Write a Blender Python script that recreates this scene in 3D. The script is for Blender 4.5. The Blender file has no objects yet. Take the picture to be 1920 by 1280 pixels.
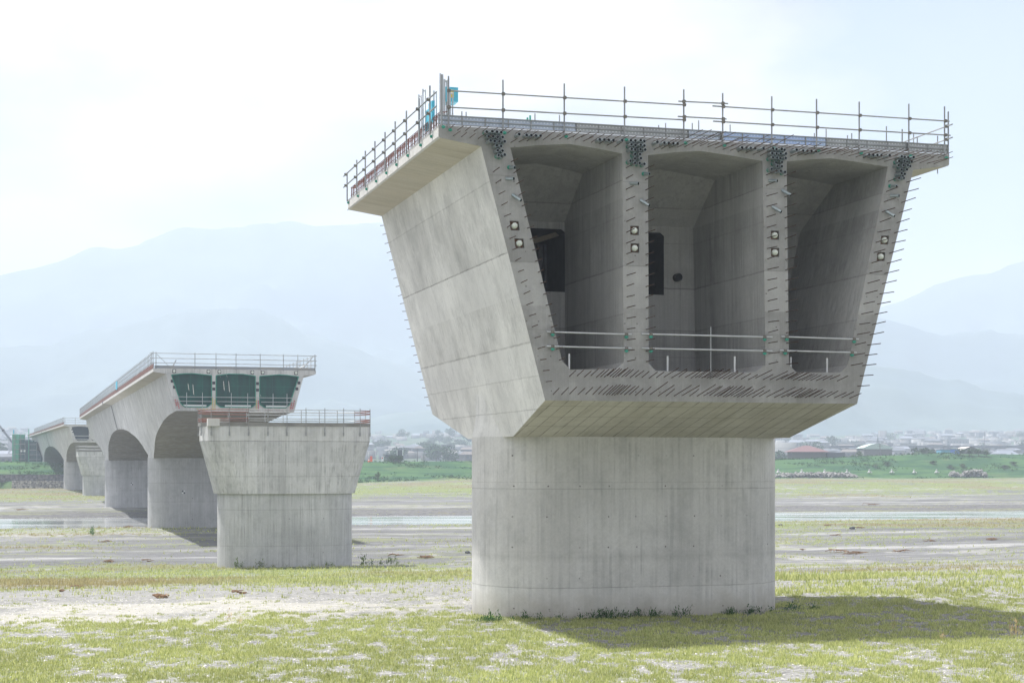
import bpy, math, random
import numpy as np
from mathutils import Vector, Matrix
from mathutils.geometry import tessellate_polygon
random.seed(7); rng = np.random.default_rng(7)
sc = bpy.context.scene
col = sc.collection
FPX = 3160.0; HX, HY = 960.0, 872.0       # focal length and horizon of the survey of the place (pixels of a 1920 wide frame)

# ------------------------------------------------------------------ helpers
def tag(o, label=None, cat=None, group=None, kind=None):
    if label: o['label'] = label
    if cat: o['category'] = cat
    if group: o['group'] = group
    if kind: o['kind'] = kind
    return o
def empty(name, loc, label, cat, group=None):
    o = bpy.data.objects.new(name, None); col.objects.link(o)
    o.location = loc; o.empty_display_size = 0.3
    return tag(o, label, cat, group)
class MB:
    """collects shapes, then links them as one mesh object"""
    def __init__(s): s.v=[]; s.f=[]; s.m=[]; s.sm=[]
    def poly(s, pts, m=0, smooth=False):
        n=len(s.v); s.v += [tuple(p) for p in pts]; s.f.append(tuple(range(n,n+len(pts)))); s.m.append(m); s.sm.append(smooth)
    def quads(s, rows, m=0, closed=True, smooth=False):
        """rows: list of equally long point lists -> skin"""
        n=len(s.v); k=len(rows[0])
        for r in rows: s.v += [tuple(p) for p in r]
        for i in range(len(rows)-1):
            for j in range(k if closed else k-1):
                a=n+i*k+j; b=n+i*k+(j+1)%k
                mm = m[j] if isinstance(m,(list,tuple)) else m
                s.f.append((a,b,b+k,a+k)); s.m.append(mm); s.sm.append(smooth)
    def tess(s, loops, m=0):
        vl=[[Vector(p) for p in l] for l in loops]; tris=tessellate_polygon(vl)
        n=len(s.v)
        for l in loops: s.v += [tuple(p) for p in l]
        for t in tris: s.f.append(tuple(n+i for i in t)); s.m.append(m); s.sm.append(False)
    def tube(s, p0, p1, r, n=6, m=0, r1=None, caps=True):
        p0=Vector(p0); p1=Vector(p1); d=(p1-p0).normalized()
        a=d.orthogonal().normalized(); b=d.cross(a); r1 = r if r1 is None else r1
        R=[]
        for (p,rr) in ((p0,r),(p1,r1)):
            R.append([p+(a*math.cos(2*math.pi*i/n)+b*math.sin(2*math.pi*i/n))*rr for i in range(n)])
        s.quads(R, m, True, n>5)
        if caps: s.poly(R[0][::-1],m); s.poly(R[1],m)
    def box(s, c, ax, ay, az, m=0):
        """c centre, ax ay az half-size vectors"""
        c=Vector(c); ax=Vector(ax); ay=Vector(ay); az=Vector(az)
        P=[c+ax*i+ay*j+az*k for i in(-1,1) for j in(-1,1) for k in(-1,1)]
        n=len(s.v); s.v += [tuple(p) for p in P]
        for f in ((0,1,3,2),(4,6,7,5),(0,4,5,1),(2,3,7,6),(0,2,6,4),(1,5,7,3)):
            s.f.append(tuple(n+i for i in f)); s.m.append(m); s.sm.append(False)
    def mesh(s, name, mats, org=(0,0,0)):
        me=bpy.data.meshes.new(name)
        ox,oy,oz=org
        me.from_pydata([(x-ox,y-oy,z-oz) for x,y,z in s.v], [], s.f)
        for mt in (mats if isinstance(mats,(list,tuple)) else [mats]): me.materials.append(mt)
        me.polygons.foreach_set('material_index', s.m); me.polygons.foreach_set('use_smooth', s.sm)
        me.update(); return me
    def build(s, name, mats, parent=None, org=None):
        if org is None:
            org = (0,0,0)
            p = parent; 
            while p is not None:
                org = tuple(a+b for a,b in zip(org, p.location)); p = p.parent
        me=s.mesh(name, mats, org if parent else org)
        o=bpy.data.objects.new(name, me); col.objects.link(o)
        if parent: o.parent=parent
        elif org!=(0,0,0): o.location=org
        return o
def npmesh(name, V, F, mats, smooth=False, attrs=None, midx=None):
    me=bpy.data.meshes.new(name); V=np.asarray(V,np.float32); F=np.asarray(F,np.int32)
    k=F.shape[1]
    me.vertices.add(len(V)); me.vertices.foreach_set('co', V.ravel())
    me.loops.add(F.size); me.loops.foreach_set('vertex_index', F.ravel())
    me.polygons.add(len(F)); me.polygons.foreach_set('loop_start', np.arange(0,F.size,k,dtype=np.int32))
    me.polygons.foreach_set('loop_total', np.full(len(F),k,np.int32)) if False else None
    if smooth: me.polygons.foreach_set('use_smooth', np.ones(len(F),bool))
    for mt in mats: me.materials.append(mt)
    if midx is not None: me.polygons.foreach_set('material_index', midx.astype(np.int32))
    for nm,arr in (attrs or {}).items():
        a=me.attributes.new(nm,'FLOAT_COLOR','POINT'); a.data.foreach_set('color', np.asarray(arr,np.float32).ravel())
    me.update(calc_edges=True); me.validate()
    return me
def link(name, me, parent=None, loc=None):
    o=bpy.data.objects.new(name, me); col.objects.link(o)
    if parent: o.parent=parent
    if loc is not None: o.location=loc
    return o
def dup(src, parent, loc=None, mat=None):
    c=src.copy(); col.objects.link(c); c.parent=parent
    if loc is not None: c.location=loc
    return c

# value noise in numpy
def _h(ix,iy,seed):
    n=(ix.astype(np.int64)*374761393+iy.astype(np.int64)*668265263+seed*1442695041)&0xffffffff
    n=((n^(n>>13))*1274126177)&0xffffffff
    return ((n^(n>>16))&0xffffff)/float(0xffffff)
def vnoise(x,y,seed=0):
    x=np.asarray(x,float); y=np.asarray(y,float)
    ix=np.floor(x); iy=np.floor(y); fx=x-ix; fy=y-iy
    fx=fx*fx*(3-2*fx); fy=fy*fy*(3-2*fy)
    a=_h(ix,iy,seed); b=_h(ix+1,iy,seed); c=_h(ix,iy+1,seed); d=_h(ix+1,iy+1,seed)
    return (a*(1-fx)+b*fx)*(1-fy)+(c*(1-fx)+d*fx)*fy
def fbm(x,y,seed=0,o=4):
    s=0; a=.5; t=0
    for i in range(o):
        s=s+a*vnoise(np.asarray(x)*2**i,np.asarray(y)*2**i,seed+i*17); t+=a; a*=.5
    return s/t
def sstep(a,b,x):
    t=np.clip((np.asarray(x,float)-a)/(b-a),0,1); return t*t*(3-2*t)

# ------------------------------------------------------------------ materials
class NT:
    def __init__(s, name):
        s.mat=bpy.data.materials.new(name); s.mat.use_nodes=True
        s.t=s.mat.node_tree; s.t.nodes.clear()
        s.out=s.n('ShaderNodeOutputMaterial')
    def n(s, typ, **kw):
        nd=s.t.nodes.new(typ)
        for k,v in kw.items(): setattr(nd,k,v)
        return nd
    def l(s,a,b): s.t.links.new(a,b)
    def setin(s, sock, v):
        if hasattr(v,'is_output'): s.l(v,sock)
        else: sock.default_value=v
    def math(s,op,a,b=0.0,c=None,clamp=False):
        nd=s.n('ShaderNodeMath',operation=op,use_clamp=clamp)
        s.setin(nd.inputs[0],a); s.setin(nd.inputs[1],b)
        if c is not None: s.setin(nd.inputs[2],c)
        return nd.outputs[0]
    def noise(s, vec, scale=1, detail=3, rough=.55, sc3=None):
        if sc3 is not None:
            mp=s.n('ShaderNodeMapping'); s.l(vec,mp.inputs['Vector']); mp.inputs['Scale'].default_value=sc3; vec=mp.outputs[0]
        nd=s.n('ShaderNodeTexNoise'); s.l(vec,nd.inputs['Vector']); nd.inputs['Scale'].default_value=scale
        nd.inputs['Detail'].default_value=detail; nd.inputs['Roughness'].default_value=rough
        return nd.outputs['Fac']
    def rng(s, v, a,b,c=0.0,d=1.0):
        nd=s.n('ShaderNodeMapRange'); s.setin(nd.inputs[0],v)
        for i,x in enumerate((a,b,c,d)): nd.inputs[i+1].default_value=x
        return nd.outputs[0]
    def mix(s, f, a, b, bt='MIX'):
        nd=s.n('ShaderNodeMix',data_type='RGBA',blend_type=bt)
        s.setin(nd.inputs[0],f)
        for sock,v in ((nd.inputs[6],a),(nd.inputs[7],b)):
            if hasattr(v,'is_output'): s.l(v,sock)
            else: sock.default_value=(v[0],v[1],v[2],1)
        return nd.outputs[2]
    def bsdf(s, colr, rough=.85, metal=0.0, bump=None, bstr=.3, bdist=.02, spec=.3):
        b=s.n('ShaderNodeBsdfPrincipled')
        if hasattr(colr,'is_output'): s.l(colr,b.inputs['Base Color'])
        else: b.inputs['Base Color'].default_value=(colr[0],colr[1],colr[2],1)
        s.setin(b.inputs['Roughness'],rough); b.inputs['Metallic'].default_value=metal
        b.inputs['Specular IOR Level'].default_value=spec
        if bump is not None:
            bn=s.n('ShaderNodeBump'); bn.inputs['Strength'].default_value=bstr; bn.inputs['Distance'].default_value=bdist
            s.l(bump,bn.inputs['Height']); s.l(bn.outputs[0],b.inputs['Normal'])
        s.l(b.outputs[0],s.out.inputs['Surface']); return b
    def pos(s, ang=0.0):
        g=s.n('ShaderNodeNewGeometry')
        if ang==0: return g.outputs['Position']
        mp=s.n('ShaderNodeMapping'); s.l(g.outputs['Position'],mp.inputs['Vector']); mp.inputs['Rotation'].default_value=(0,0,ang)
        return mp.outputs[0]

def simple(name, c, rough=.8, metal=0.0, var=.25, scale=3.0, c2=None, spec=.3):
    t=NT(name); p=t.pos(); f=t.noise(p,scale,4)
    c2=c2 or tuple(x*(1-var) for x in c)
    t.bsdf(t.mix(t.rng(f,.3,.7), c, c2), rough, metal, spec=spec); return t.mat

def concrete(name, ang, base=(.40,.395,.375), joints=(), tones=(), streak=.25, blotch=.25, boards=0.0, ties=None,
             boards_dir='x', warm=0.0, off=(0,0), dark=(.155,.157,.157), light=(.60,.60,.59), crosses=(), foot=None):
    """cast concrete: clouded lifts, joint lines, run-down streaks, board marks, tie holes. Mapped along the bridge axis"""
    t=NT(name); p=t.pos(ang)
    sp=t.n('ShaderNodeSeparateXYZ'); t.l(p,sp.inputs[0]); x,y,z=sp.outputs
    big=t.noise(p,.28,5,.6); mid=t.noise(p,1.3,5,.62); fine=t.noise(p,11,4,.6)
    wide=t.noise(p,1,4,.6,sc3=(1.1,1.1,.10)); thin=t.noise(p,1,3,.6,sc3=(7,7,.16)); hair=t.noise(p,1,2,.5,sc3=(22,22,.4))
    gate=t.rng(mid,.35,.65)
    c=t.mix(t.rng(big,.32,.68), tuple(b*(1-blotch*.5) for b in base), tuple(min(1,b*(1+blotch*.38)) for b in base))
    c=t.mix(t.math('MULTIPLY',t.rng(mid,.45,.70),blotch), c, light); m3=t.noise(p,.75,6,.68); c=t.mix(t.math('MULTIPLY',t.rng(m3,.50,.66),blotch*.75), c, dark)
    c=t.mix(t.math('MULTIPLY',t.rng(wide,.46,.66),streak*.75,clamp=True), c, dark)
    c=t.mix(t.math('MULTIPLY',t.math('MULTIPLY',t.rng(thin,.46,.68),gate),streak*1.7,clamp=True), c, dark)
    c=t.mix(t.math('MULTIPLY',t.rng(hair,.45,.7),streak*.6,clamp=True), c, light)
    c=t.mix(t.math('MULTIPLY',t.rng(fine,.3,.7),.16), c, dark)
    # tones between lifts
    wob=t.math('MULTIPLY',t.math('SUBTRACT',mid,.5),.10)
    zz=t.math('ADD',z,wob)
    for (z0,z1,k) in tones:
        m=t.math('MULTIPLY',t.math('GREATER_THAN',zz,z0),t.math('LESS_THAN',zz,z1))
        fade=t.rng(t.math('ADD',big,t.math('MULTIPLY',mid,.6)),.55,1.0,1.0,.25)
        m=t.math('MULTIPLY',m,fade)
        c=t.mix(t.math('MULTIPLY',m,abs(k)), c, light if k>0 else dark)
    wob2=t.math('MULTIPLY',t.math('SUBTRACT',t.noise(p,2.5,2),.5),.05)
    for (zj,w_,k) in joints:
        dd=t.math('ABSOLUTE',t.math('SUBTRACT',t.math('ADD',z,wob2),zj))
        ln=t.rng(dd,0,w_,1,0)
        ln=t.math('MULTIPLY',ln,t.rng(mid,.3,.6,.35,1.0))
        c=t.mix(t.math('MULTIPLY',ln,k), c, (.10,.095,.09))
    if boards>0:
        ax = {'x':x,'y':y}[boards_dir]
        fr=t.math('FRACT',t.math('MULTIPLY',ax,1/.47))
        ln=t.rng(t.math('ABSOLUTE',t.math('SUBTRACT',fr,.5)),.43,.5,0,1)
        c=t.mix(t.math('MULTIPLY',t.math('MULTIPLY',ln,t.rng(mid,.3,.65,.15,1)),boards), c, (.09,.08,.07))
        cell=t.n('ShaderNodeTexWhiteNoise',noise_dimensions='1D'); t.l(t.math('FLOOR',t.math('ADD',t.math('MULTIPLY',ax,1/.47),.0)),cell.inputs['W'])
        c=t.mix(t.math('MULTIPLY',cell.outputs['Value'],.22), c, (.30,.26,.20))
        long_=t.noise(p,1,4,.6,sc3=(3.0,.35,1) if boards_dir=='x' else (.35,3.0,1))
        c=t.mix(t.math('MULTIPLY',t.rng(long_,.5,.75),.35), c, (.20,.18,.14))
    for (yy,k) in crosses:
        dd=t.math('ABSOLUTE',t.math('SUBTRACT',y,yy)); c=t.mix(t.math('MULTIPLY',t.rng(dd,0,.035,1,0),k), c, (.12,.11,.09))
    if foot is not None:
        ff=t.math('MULTIPLY',t.rng(t.math('ADD',z,t.math('MULTIPLY',t.math('SUBTRACT',mid,.5),1.4)),foot,foot+.9,1,0),.55)
        c=t.mix(ff, c, (.24,.21,.16))
    if warm: c=t.mix(warm, c, (.46,.39,.27))
    if ties:
        px,pz,oz,r=ties
        def cellc(v,per,o):
            q=t.math('DIVIDE',t.math('ADD',v,o),per); return t.math('MULTIPLY',t.math('SUBTRACT',t.math('FRACT',q),.5),per), t.math('FLOOR',q)
        jx=t.math('MULTIPLY',t.math('SUBTRACT',t.noise(p,.9,1),.5),.3)
        fx,cx=cellc(t.math('ADD',x,jx),px,.2); fz,cz=cellc(z,pz,oz)
        d=t.math('SQRT',t.math('ADD',t.math('MULTIPLY',fx,fx),t.math('MULTIPLY',fz,fz)))
        wn=t.n('ShaderNodeTexWhiteNoise',noise_dimensions='2D'); cv=t.n('ShaderNodeCombineXYZ'); t.l(cx,cv.inputs[0]); t.l(cz,cv.inputs[1]); t.l(cv.outputs[0],wn.inputs['Vector'])
        on=t.rng(wn.outputs['Value'],.15,.9)
        c=t.mix(t.math('MULTIPLY',t.rng(d,r*.6,r*1.5,1,0),on), c, (.11,.10,.10))
    bmp=t.math('ADD',t.math('MULTIPLY',fine,.5),thin)
    t.bsdf(c,.86,0,bmp,.22,.012,spec=.25)
    return t.mat

# ------------------------------------------------------------------ the bridge axes
class Frame:
    """A = near left top corner of a deck, slope = dx/dy of the bridge axis. w across, s along (away), z up (0 = eye level)"""
    def __init__(s, ax, ay, slope):
        s.A=Vector((ax,ay,0)); L=math.hypot(slope,1); s.u=Vector((slope/L,1/L,0)); s.v=Vector((1/L,-slope/L,0)); s.ang=math.atan2(s.v.y,s.v.x)
    def P(s,w,t,z): return s.A+s.v*w+s.u*t+Vector((0,0,z))
FA=Frame(-2.4,55.0,-.2883)
FB=Frame(-41.0,192.6,-.2994)
FC=Frame(-121.0,455.0,-.340)
W=18.75; T=11.09; WS=.265
def face(px,py,fr=FA,s0=0.0):
    """survey pixel -> (w,z) on the end face plane of a deck"""
    r=(px-HX)/FPX; o=fr.A+fr.u*s0
    w=(o.x-r*o.y)/(r*fr.v.y-fr.v.x); Y=o.y+fr.v.y*w
    return (w,(HY-py)*Y/FPX)
def web_w(z): return 1.44+(10.47-z)*WS

# ------------------------------------------------------------------ terrain
NX,NY=-.277,.961
def dcoord(X,Y): return NX*X+NY*Y
D_=[-300,6,22,40,66,80,100,130,150,200,240,252,262,296,304,318,345,430,520,600]
Z_=[-1.7,-1.7,-5.45,-5.5,-5.62,-6.0,-7.0,-8.5,-9.0,-9.0,-8.85,-9.05,-9.7,-9.7,-9.0,-8.55,-8.8,-7.7,-7.15,-7.0]
def ztop_levee(X,Y):
    r=X/np.maximum(Y,1)
    return np.interp(r,[-.4,-.30,-.06,.155,.21,.25,.31,.5],[.6,.9,1.35,2.0,3.3,4.4,4.2,4.0])
def terrain(X,Y):
    X=np.asarray(X,float); Y=np.asarray(Y,float)
    d=dcoord(X,Y)
    wob=(fbm(X*.012,Y*.02,5,3)-.5)*14*sstep(90,200,d)
    z=np.interp(d+wob,D_,Z_)
    r=X/np.maximum(Y,1)
    z=z+sstep(395,500,d)*sstep(-.2,.0,r)*2.55*(d<700)
    z=z+(fbm(X*.35,Y*.35,3,3)-.5)*.16*sstep(20,40,d)+(fbm(X*.05,Y*.05,9,3)-.5)*.5*sstep(75,110,d)*(1-sstep(540,560,d))*(1-.8*((d>225)&(d<320)))
    # levee
    ft=np.where(r<-.22,552.,540.); tp=ft+30
    zl=ztop_levee(X,Y)+(fbm(X*.03,Y*.03,21,3)-.5)*.8
    left=r<-.2
    zbase=np.where(left,-2.9,z)
    lev=sstep(0,1,(d-ft)/30.); k=np.where(d<=ft,0,np.clip((d-ft)/28.,0,1))
    zlev=zbase+(zl-zbase)*k
    z=np.where(d>ft,zlev,z)
    z=np.where(left&(d>541)&(d<=ft),np.where(d>544,-4.9,z),z)
    # beyond the levee: plain then rising valley side
    back=np.clip((d-590)/30,0,1); plain=np.interp(Y,[600,900,1500,2500,3200,4600],[-2.,-1.5,13,45,62,40])+(fbm(X*.003,Y*.003,31,3)-.5)*np.interp(Y,[900,3600],[0,50])
    z=z*(1-back)+plain*back
    return z
def ground(px,py):
    r=(px-HX)/FPX; q=(HY-py)/FPX
    Ys=np.concatenate([np.arange(20,700,.25),np.arange(700,4000,4)])
    zz=terrain(r*Ys,Ys)-q*Ys
    i=np.argmax(zz>=0) if (zz>=0).any() else len(Ys)-1
    Y=Ys[i]; return Vector((r*Y,Y,float(terrain(r*Y,Y))))
def masks(X,Y):
    d=dcoord(X,Y); r=X/np.maximum(Y,1)
    n1=fbm(X*.10+3,Y*.12,41,4); n2=fbm(X*.9,Y*.9,42,3); n3=fbm(X*.035,Y*.06,43,4); n4=fbm(X*.25,Y*.3,44,4)
    gl=np.interp(d,[0,40,52,60,63,67,80,92,104,112,140,152,160,175,200,215,235,244,252,300,380,405,440,500,520],[.96,.94,.90,.76,.44,.08,.14,.32,.76,.84,.80,.72,.36,.26,.30,.24,.5,.62,.1,.02,.12,.7,1.05,1.,.95])
    gr=np.interp(d,[0,40,52,62,68,76,80,86,92,97,110,140,170,200,225,245,252,300,380,400,440,500,520],[.84,.82,.80,.72,.50,.50,.42,.66,.72,.38,.48,.30,.36,.62,.68,.76,.1,.02,.12,.6,1.05,1.,.95])
    kx=sstep(-.06,.06,r); g=gl*(1-kx)+gr*kx
    n5=fbm(X*2.6,Y*1.5,47,3)
    g=sstep(.22,.92,g*.84+(n1-.5)*.40+(n4-.5)*.4+(n3-.5)*1.1*sstep(95,150,d)+(n2-.5)*.6+(n5-.5)*1.5)
    sl=np.interp(d,[0,56,60,66,70,76,84,92,100,150,190,222,232,246,310,325,345,360,375,500],[.0,.04,.55,.95,.80,.28,.25,.45,.25,.2,.15,.6,.75,.4,.1,.1,.65,.7,.2,.15])
    sr=np.interp(d,[0,55,62,75,92,110,125,150,190,230,250,310,340,350,365,500],[.0,.1,.3,.3,.5,.35,.55,.62,.25,.2,.5,.15,.5,.5,.2,.15])
    ks=sstep(-.15,-.07,r+.03*(n1-.5)); s=sl*(1-ks)+sr*ks; s=sstep(.40,.72,s*.78+((n3-.5)*.7+(n4-.5)*.9)*(.15+.85*(d>57))+(n2-.5)*.5+.02)
    stone=np.interp(d,[0,60,200,250,296,303,325,340,420,520],[.3,.35,.35,.3,.7,1,1,.3,.4,.4])*np.clip(n4*1.2+.3+.5*((d>300)&(d<345)),0,1)
    dry=sstep(.57,.76,n3+.15*np.exp(-((d-104)/12.)**2)-.13*(d<78)+.26*np.exp(-((d-500)/28.)**2))
    # below the water line the bed is dark
    return g,s,stone,dry

mat_ground=None
def make_ground_mat():
    t=NT('riverbed'); p=t.pos()
    a=t.n('ShaderNodeAttribute',attribute_name='mask'); b=t.n('ShaderNodeAttribute',attribute_name='far')
    sa=t.n('ShaderNodeSeparateColor'); t.l(a.outputs['Color'],sa.inputs[0]); sb=t.n('ShaderNodeSeparateColor'); t.l(b.outputs['Color'],sb.inputs[0])
    g,s,st=sa.outputs; dry=a.outputs['Alpha']; lev,town,farg=sb.outputs
    f1=t.noise(p,9,4,.75); f2=t.noise(p,2.2,5,.7); f3=t.noise(p,.5,5,.65)
    vo=t.n('ShaderNodeTexVoronoi'); t.l(p,vo.inputs['Vector']); vo.inputs['Scale'].default_value=9
    sv=t.n('ShaderNodeSeparateColor'); t.l(vo.outputs['Color'],sv.inputs[0])
    vb=t.n('ShaderNodeTexVoronoi'); t.l(p,vb.inputs['Vector']); vb.inputs['Scale'].default_value=2.2
    svb=t.n('ShaderNodeSeparateColor'); t.l(vb.outputs['Color'],svb.inputs[0])
    grav=t.mix(t.rng(sv.outputs[0],.0,1),(.07,.071,.07),(.28,.277,.262))
    grav=t.mix(t.math('MULTIPLY',t.rng(f2,.3,.7),.5),grav,(.20,.20,.193))
    grav=t.mix(t.math('MULTIPLY',st,t.rng(svb.outputs[1],.2,.9,0,.9)),grav,t.mix(svb.outputs[0],(.045,.045,.05),(.26,.25,.25)))
    sand=t.mix(t.rng(f2,.35,.7),(.31,.30,.27),(.22,.215,.20))
    c=t.mix(t.math('ADD',t.math('MULTIPLY',s,.95),t.math('MULTIPLY',t.math('SUBTRACT',f1,.5),.5),clamp=True),grav,sand)
    gc=t.mix(t.rng(f3,.35,.65),(.14,.17,.07),(.22,.235,.12)); gc=t.mix(t.math('MULTIPLY',dry,.75),gc,(.22,.17,.09))
    gc=t.mix(t.rng(f2,.35,.75,0,.55),gc,(.12,.15,.05))
    gf=t.math('MULTIPLY',t.rng(t.math('ADD',t.math('MULTIPLY',g,1.15),t.math('MULTIPLY',t.math('SUBTRACT',f1,.5),2.1)),.35,.95),t.math('ADD',.55,t.math('MULTIPLY',farg,.38)))
    pr=t.pos(-FA.ang); band=t.noise(pr,1,5,.62,sc3=(.012,.11,.1)); bandf=t.noise(pr,1,5,.7,sc3=(.15,.9,1)); spk=t.noise(p,1.3,5,.8)
    bm=t.math('ADD',t.math('MULTIPLY',band,.6),t.math('MULTIPLY',bandf,.4))
    fc=t.mix(t.rng(bm,.38,.58),(.058,.060,.064),(.155,.158,.163)); fc=t.mix(t.rng(spk,.52,.70,0,.5),fc,(.055,.055,.06)); fc=t.mix(t.rng(bm,.535,.575,0,.85),fc,(.30,.30,.295))
    fc=t.mix(t.math('MULTIPLY',s,.8),fc,(.30,.295,.285)); fc=t.mix(t.math('MULTIPLY',st,.85),fc,t.mix(t.rng(spk,.42,.6),(.03,.03,.034),(.13,.127,.125)))
    pg=t.noise(pr,1,5,.7,sc3=(.035,.16,1)); fc=t.mix(t.math('MULTIPLY',t.rng(pg,.52,.62),t.rng(spk,.35,.6,.3,.85)),fc,t.mix(f3,(.10,.125,.045),(.19,.19,.09)))
    c=t.mix(t.math('MULTIPLY',farg,.9),c,fc)
    gc=t.mix(farg,gc,t.mix(dry,t.mix(f3,(.085,.12,.036),(.16,.18,.065)),(.13,.118,.07)))
    c=t.mix(gf,c,gc)
    n4=t.noise(p,.09,5,.65); n5=t.noise(p,1,4,.6,sc3=(.06,.06,1.3)); n6=t.noise(p,.6,5,.7)
    lc=t.mix(t.rng(n5,.42,.58),(.012,.052,.020),(.042,.098,.030)); lc=t.mix(t.rng(n6,.4,.75,0,.45),lc,(.014,.042,.022)); lc=t.mix(t.rng(n4,.58,.72,0,.55),lc,(.10,.115,.05))
    c=t.mix(lev,c,lc)
    tc=t.mix(t.rng(t.noise(p,.012,5,.7),.4,.62),(.03,.06,.04),(.06,.08,.055)); tc=t.mix(t.rng(t.noise(p,.06,4,.7),.5,.7,0,.6),tc,(.03,.06,.03))
    c=t.mix(town,c,tc)
    t.bsdf(c,.95,0,t.math('ADD',f1,t.math('MULTIPLY',vo.outputs['Distance'],.6)),.6,.06,spec=.15)
    return t.mat
mat_ground=make_ground_mat()
def build_ground():
    Y=np.concatenate([np.arange(-90,20,5.),np.arange(20,38,1.),np.arange(38,76,.16),np.arange(76,160,.5),np.arange(160,330,.9),np.arange(330,530,1.6),np.arange(530,640,.9),np.geomspace(640,5200,110)])
    t=np.concatenate([-np.geomspace(8,.36,26),np.linspace(-.35,.35,430),np.geomspace(.36,8,26)])
    sc_=np.maximum(Y,0)+25
    XX=t[None,:]*sc_[:,None]; YY=np.repeat(Y[:,None],len(t),1)
    ZZ=terrain(XX,YY)
    g,s,st,dry=masks(XX,YY); d=dcoord(XX,YY); r=XX/np.maximum(YY,1)
    ft=np.where(r<-.22,546.,538.)
    lev=sstep(-3,3,d-ft+ (fbm(XX*.05,YY*.05,77,3)-.5)*12)*(1-0*d); town=sstep(600,625,d)
    lev=np.maximum(lev, sstep(500,530,d)*(r>-.1)*sstep(.5,.6,fbm(XX*.03,YY*.05,81,4))*.6)
    wet=(ZZ<-9.12)
    g=np.where(wet,0,g); s=np.where(wet,0,s)
    n,m=XX.shape; idx=np.arange(n*m).reshape(n,m)
    F=np.stack([idx[:-1,:-1],idx[:-1,1:],idx[1:,1:],idx[1:,:-1]],-1).reshape(-1,4)
    V=np.stack([XX,YY,ZZ],-1).reshape(-1,3)
    A=np.stack([g,s,st,dry],-1).reshape(-1,4); B=np.stack([lev,town,sstep(72,150,d),lev*0+1],-1).reshape(-1,4)
    me=npmesh('riverbed_ground',V,F,[mat_ground],True,{'mask':A,'far':B})
    tag(link('ground',me),'dry riverbed of gravel, pale sand and sparse grass with a green levee','ground',kind='structure')
build_ground()

# water
def build_water():
    t=NT('river_water'); p=t.pos()
    f=t.noise(p,1,3,.6,sc3=(.5,1.6,1)); f2=t.noise(p,1,3,.5,sc3=(.03,.12,1))
    t.bsdf(t.mix(t.rng(f2,.4,.6),(.25,.26,.26),(.31,.315,.31)),t.rng(f2,.35,.65,.03,.15),0,f,.05,.06,spec=.5)
    m=MB(); v=Vector((.961,.277,0)); n=Vector((-.277,.961,0)); N=40
    rows=[]
    for i in range(N+1):
        a=v*(-900+2100*i/N); rows.append([a+n*246+Vector((0,0,-9.2)),a+n*318+Vector((0,0,-9.2))])
    m.quads(rows,0,False)
    tag(m.build('water',t.mat),'shallow pale river channel crossing the gravel bed','water',kind='structure')
build_water()

# ------------------------------------------------------------------ bridge materials
J_A=[(9.35,.03,.35),(7.03,.035,.8),(4.08,.05,.55),(2.98,.03,.35),(1.9,.03,.45)]
c_web=concrete('concrete_web',-FA.ang,base=(.68,.675,.65),joints=J_A,tones=[(7.03,9.35,-.20),(5.6,7.03,.5),(4.08,5.6,-.12),(2.98,4.08,.45),(9.35,10.6,-.14),(0,2.98,.15)],streak=.20,blotch=.34)
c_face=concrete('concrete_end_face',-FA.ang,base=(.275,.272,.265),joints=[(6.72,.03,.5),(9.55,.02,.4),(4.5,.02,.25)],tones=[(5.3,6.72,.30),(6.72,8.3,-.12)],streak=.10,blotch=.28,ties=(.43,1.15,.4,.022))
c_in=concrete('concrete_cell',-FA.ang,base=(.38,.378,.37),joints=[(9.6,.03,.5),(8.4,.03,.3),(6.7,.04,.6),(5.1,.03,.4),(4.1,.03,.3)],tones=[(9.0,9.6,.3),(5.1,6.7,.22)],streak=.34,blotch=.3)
c_sof=concrete('concrete_soffit',-FA.ang,base=(.58,.565,.52),streak=0.0,blotch=.25,boards=1.0,boards_dir='x',warm=.06,crosses=[(d0,.6) for d0 in (54.2,55.6,56.9)])  # warm: wooden form tint plus ground bounce put into the colour
c_fl=concrete('concrete_flange_soffit',-FA.ang,base=(.52,.50,.44),streak=.03,blotch=.18,boards=.28,boards_dir='y',warm=.18)  # warm: brown light reflected from the ground, put into the colour
c_fas=concrete('concrete_fascia',-FA.ang,base=(.56,.55,.53),streak=.10,blotch=.15)
c_col=concrete('concrete_column',-FA.ang,base=(.60,.595,.575),joints=[(-.86,.03,.4),(-.62,.02,.3),(-3.35,.26,.20),(-4.47,.025,.5)],tones=[(-4.47,-3.6,-.05),(-6,-4.47,.22),(-3.2,-.86,-.08)],foot=-5.55,streak=.24,blotch=.28,ties=(1.12,1.12,.2,.026))
c_fb=concrete('concrete_far_web',-FB.ang,base=(.57,.57,.555),streak=.32,blotch=.35)
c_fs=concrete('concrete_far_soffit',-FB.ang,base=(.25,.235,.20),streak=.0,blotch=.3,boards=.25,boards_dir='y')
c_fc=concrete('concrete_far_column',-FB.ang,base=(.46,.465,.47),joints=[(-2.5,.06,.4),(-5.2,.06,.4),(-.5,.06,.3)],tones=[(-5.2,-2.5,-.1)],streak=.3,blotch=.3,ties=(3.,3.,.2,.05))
c_cap=concrete('concrete_pier_cap',-FA.ang,base=(.56,.56,.56),joints=[(2.12,.06,.7),(0.25,.035,.25),(-.98,.035,.6)],tones=[(2.12,3.5,.35),(.25,2.12,-.12)],streak=.42,blotch=.32)
c_capcol=concrete('concrete_cap_column',-FA.ang,base=(.50,.505,.51),joints=[(-3.9,.05,.4),(-7.1,.05,.3)],tones=[(-7.1,-3.9,-.1)],streak=.38,blotch=.3,ties=(3.,3.,.2,.04))
steel=simple('galvanised_tube',(.30,.31,.31),.42,.55,.35,2.0,spec=.5)
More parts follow.
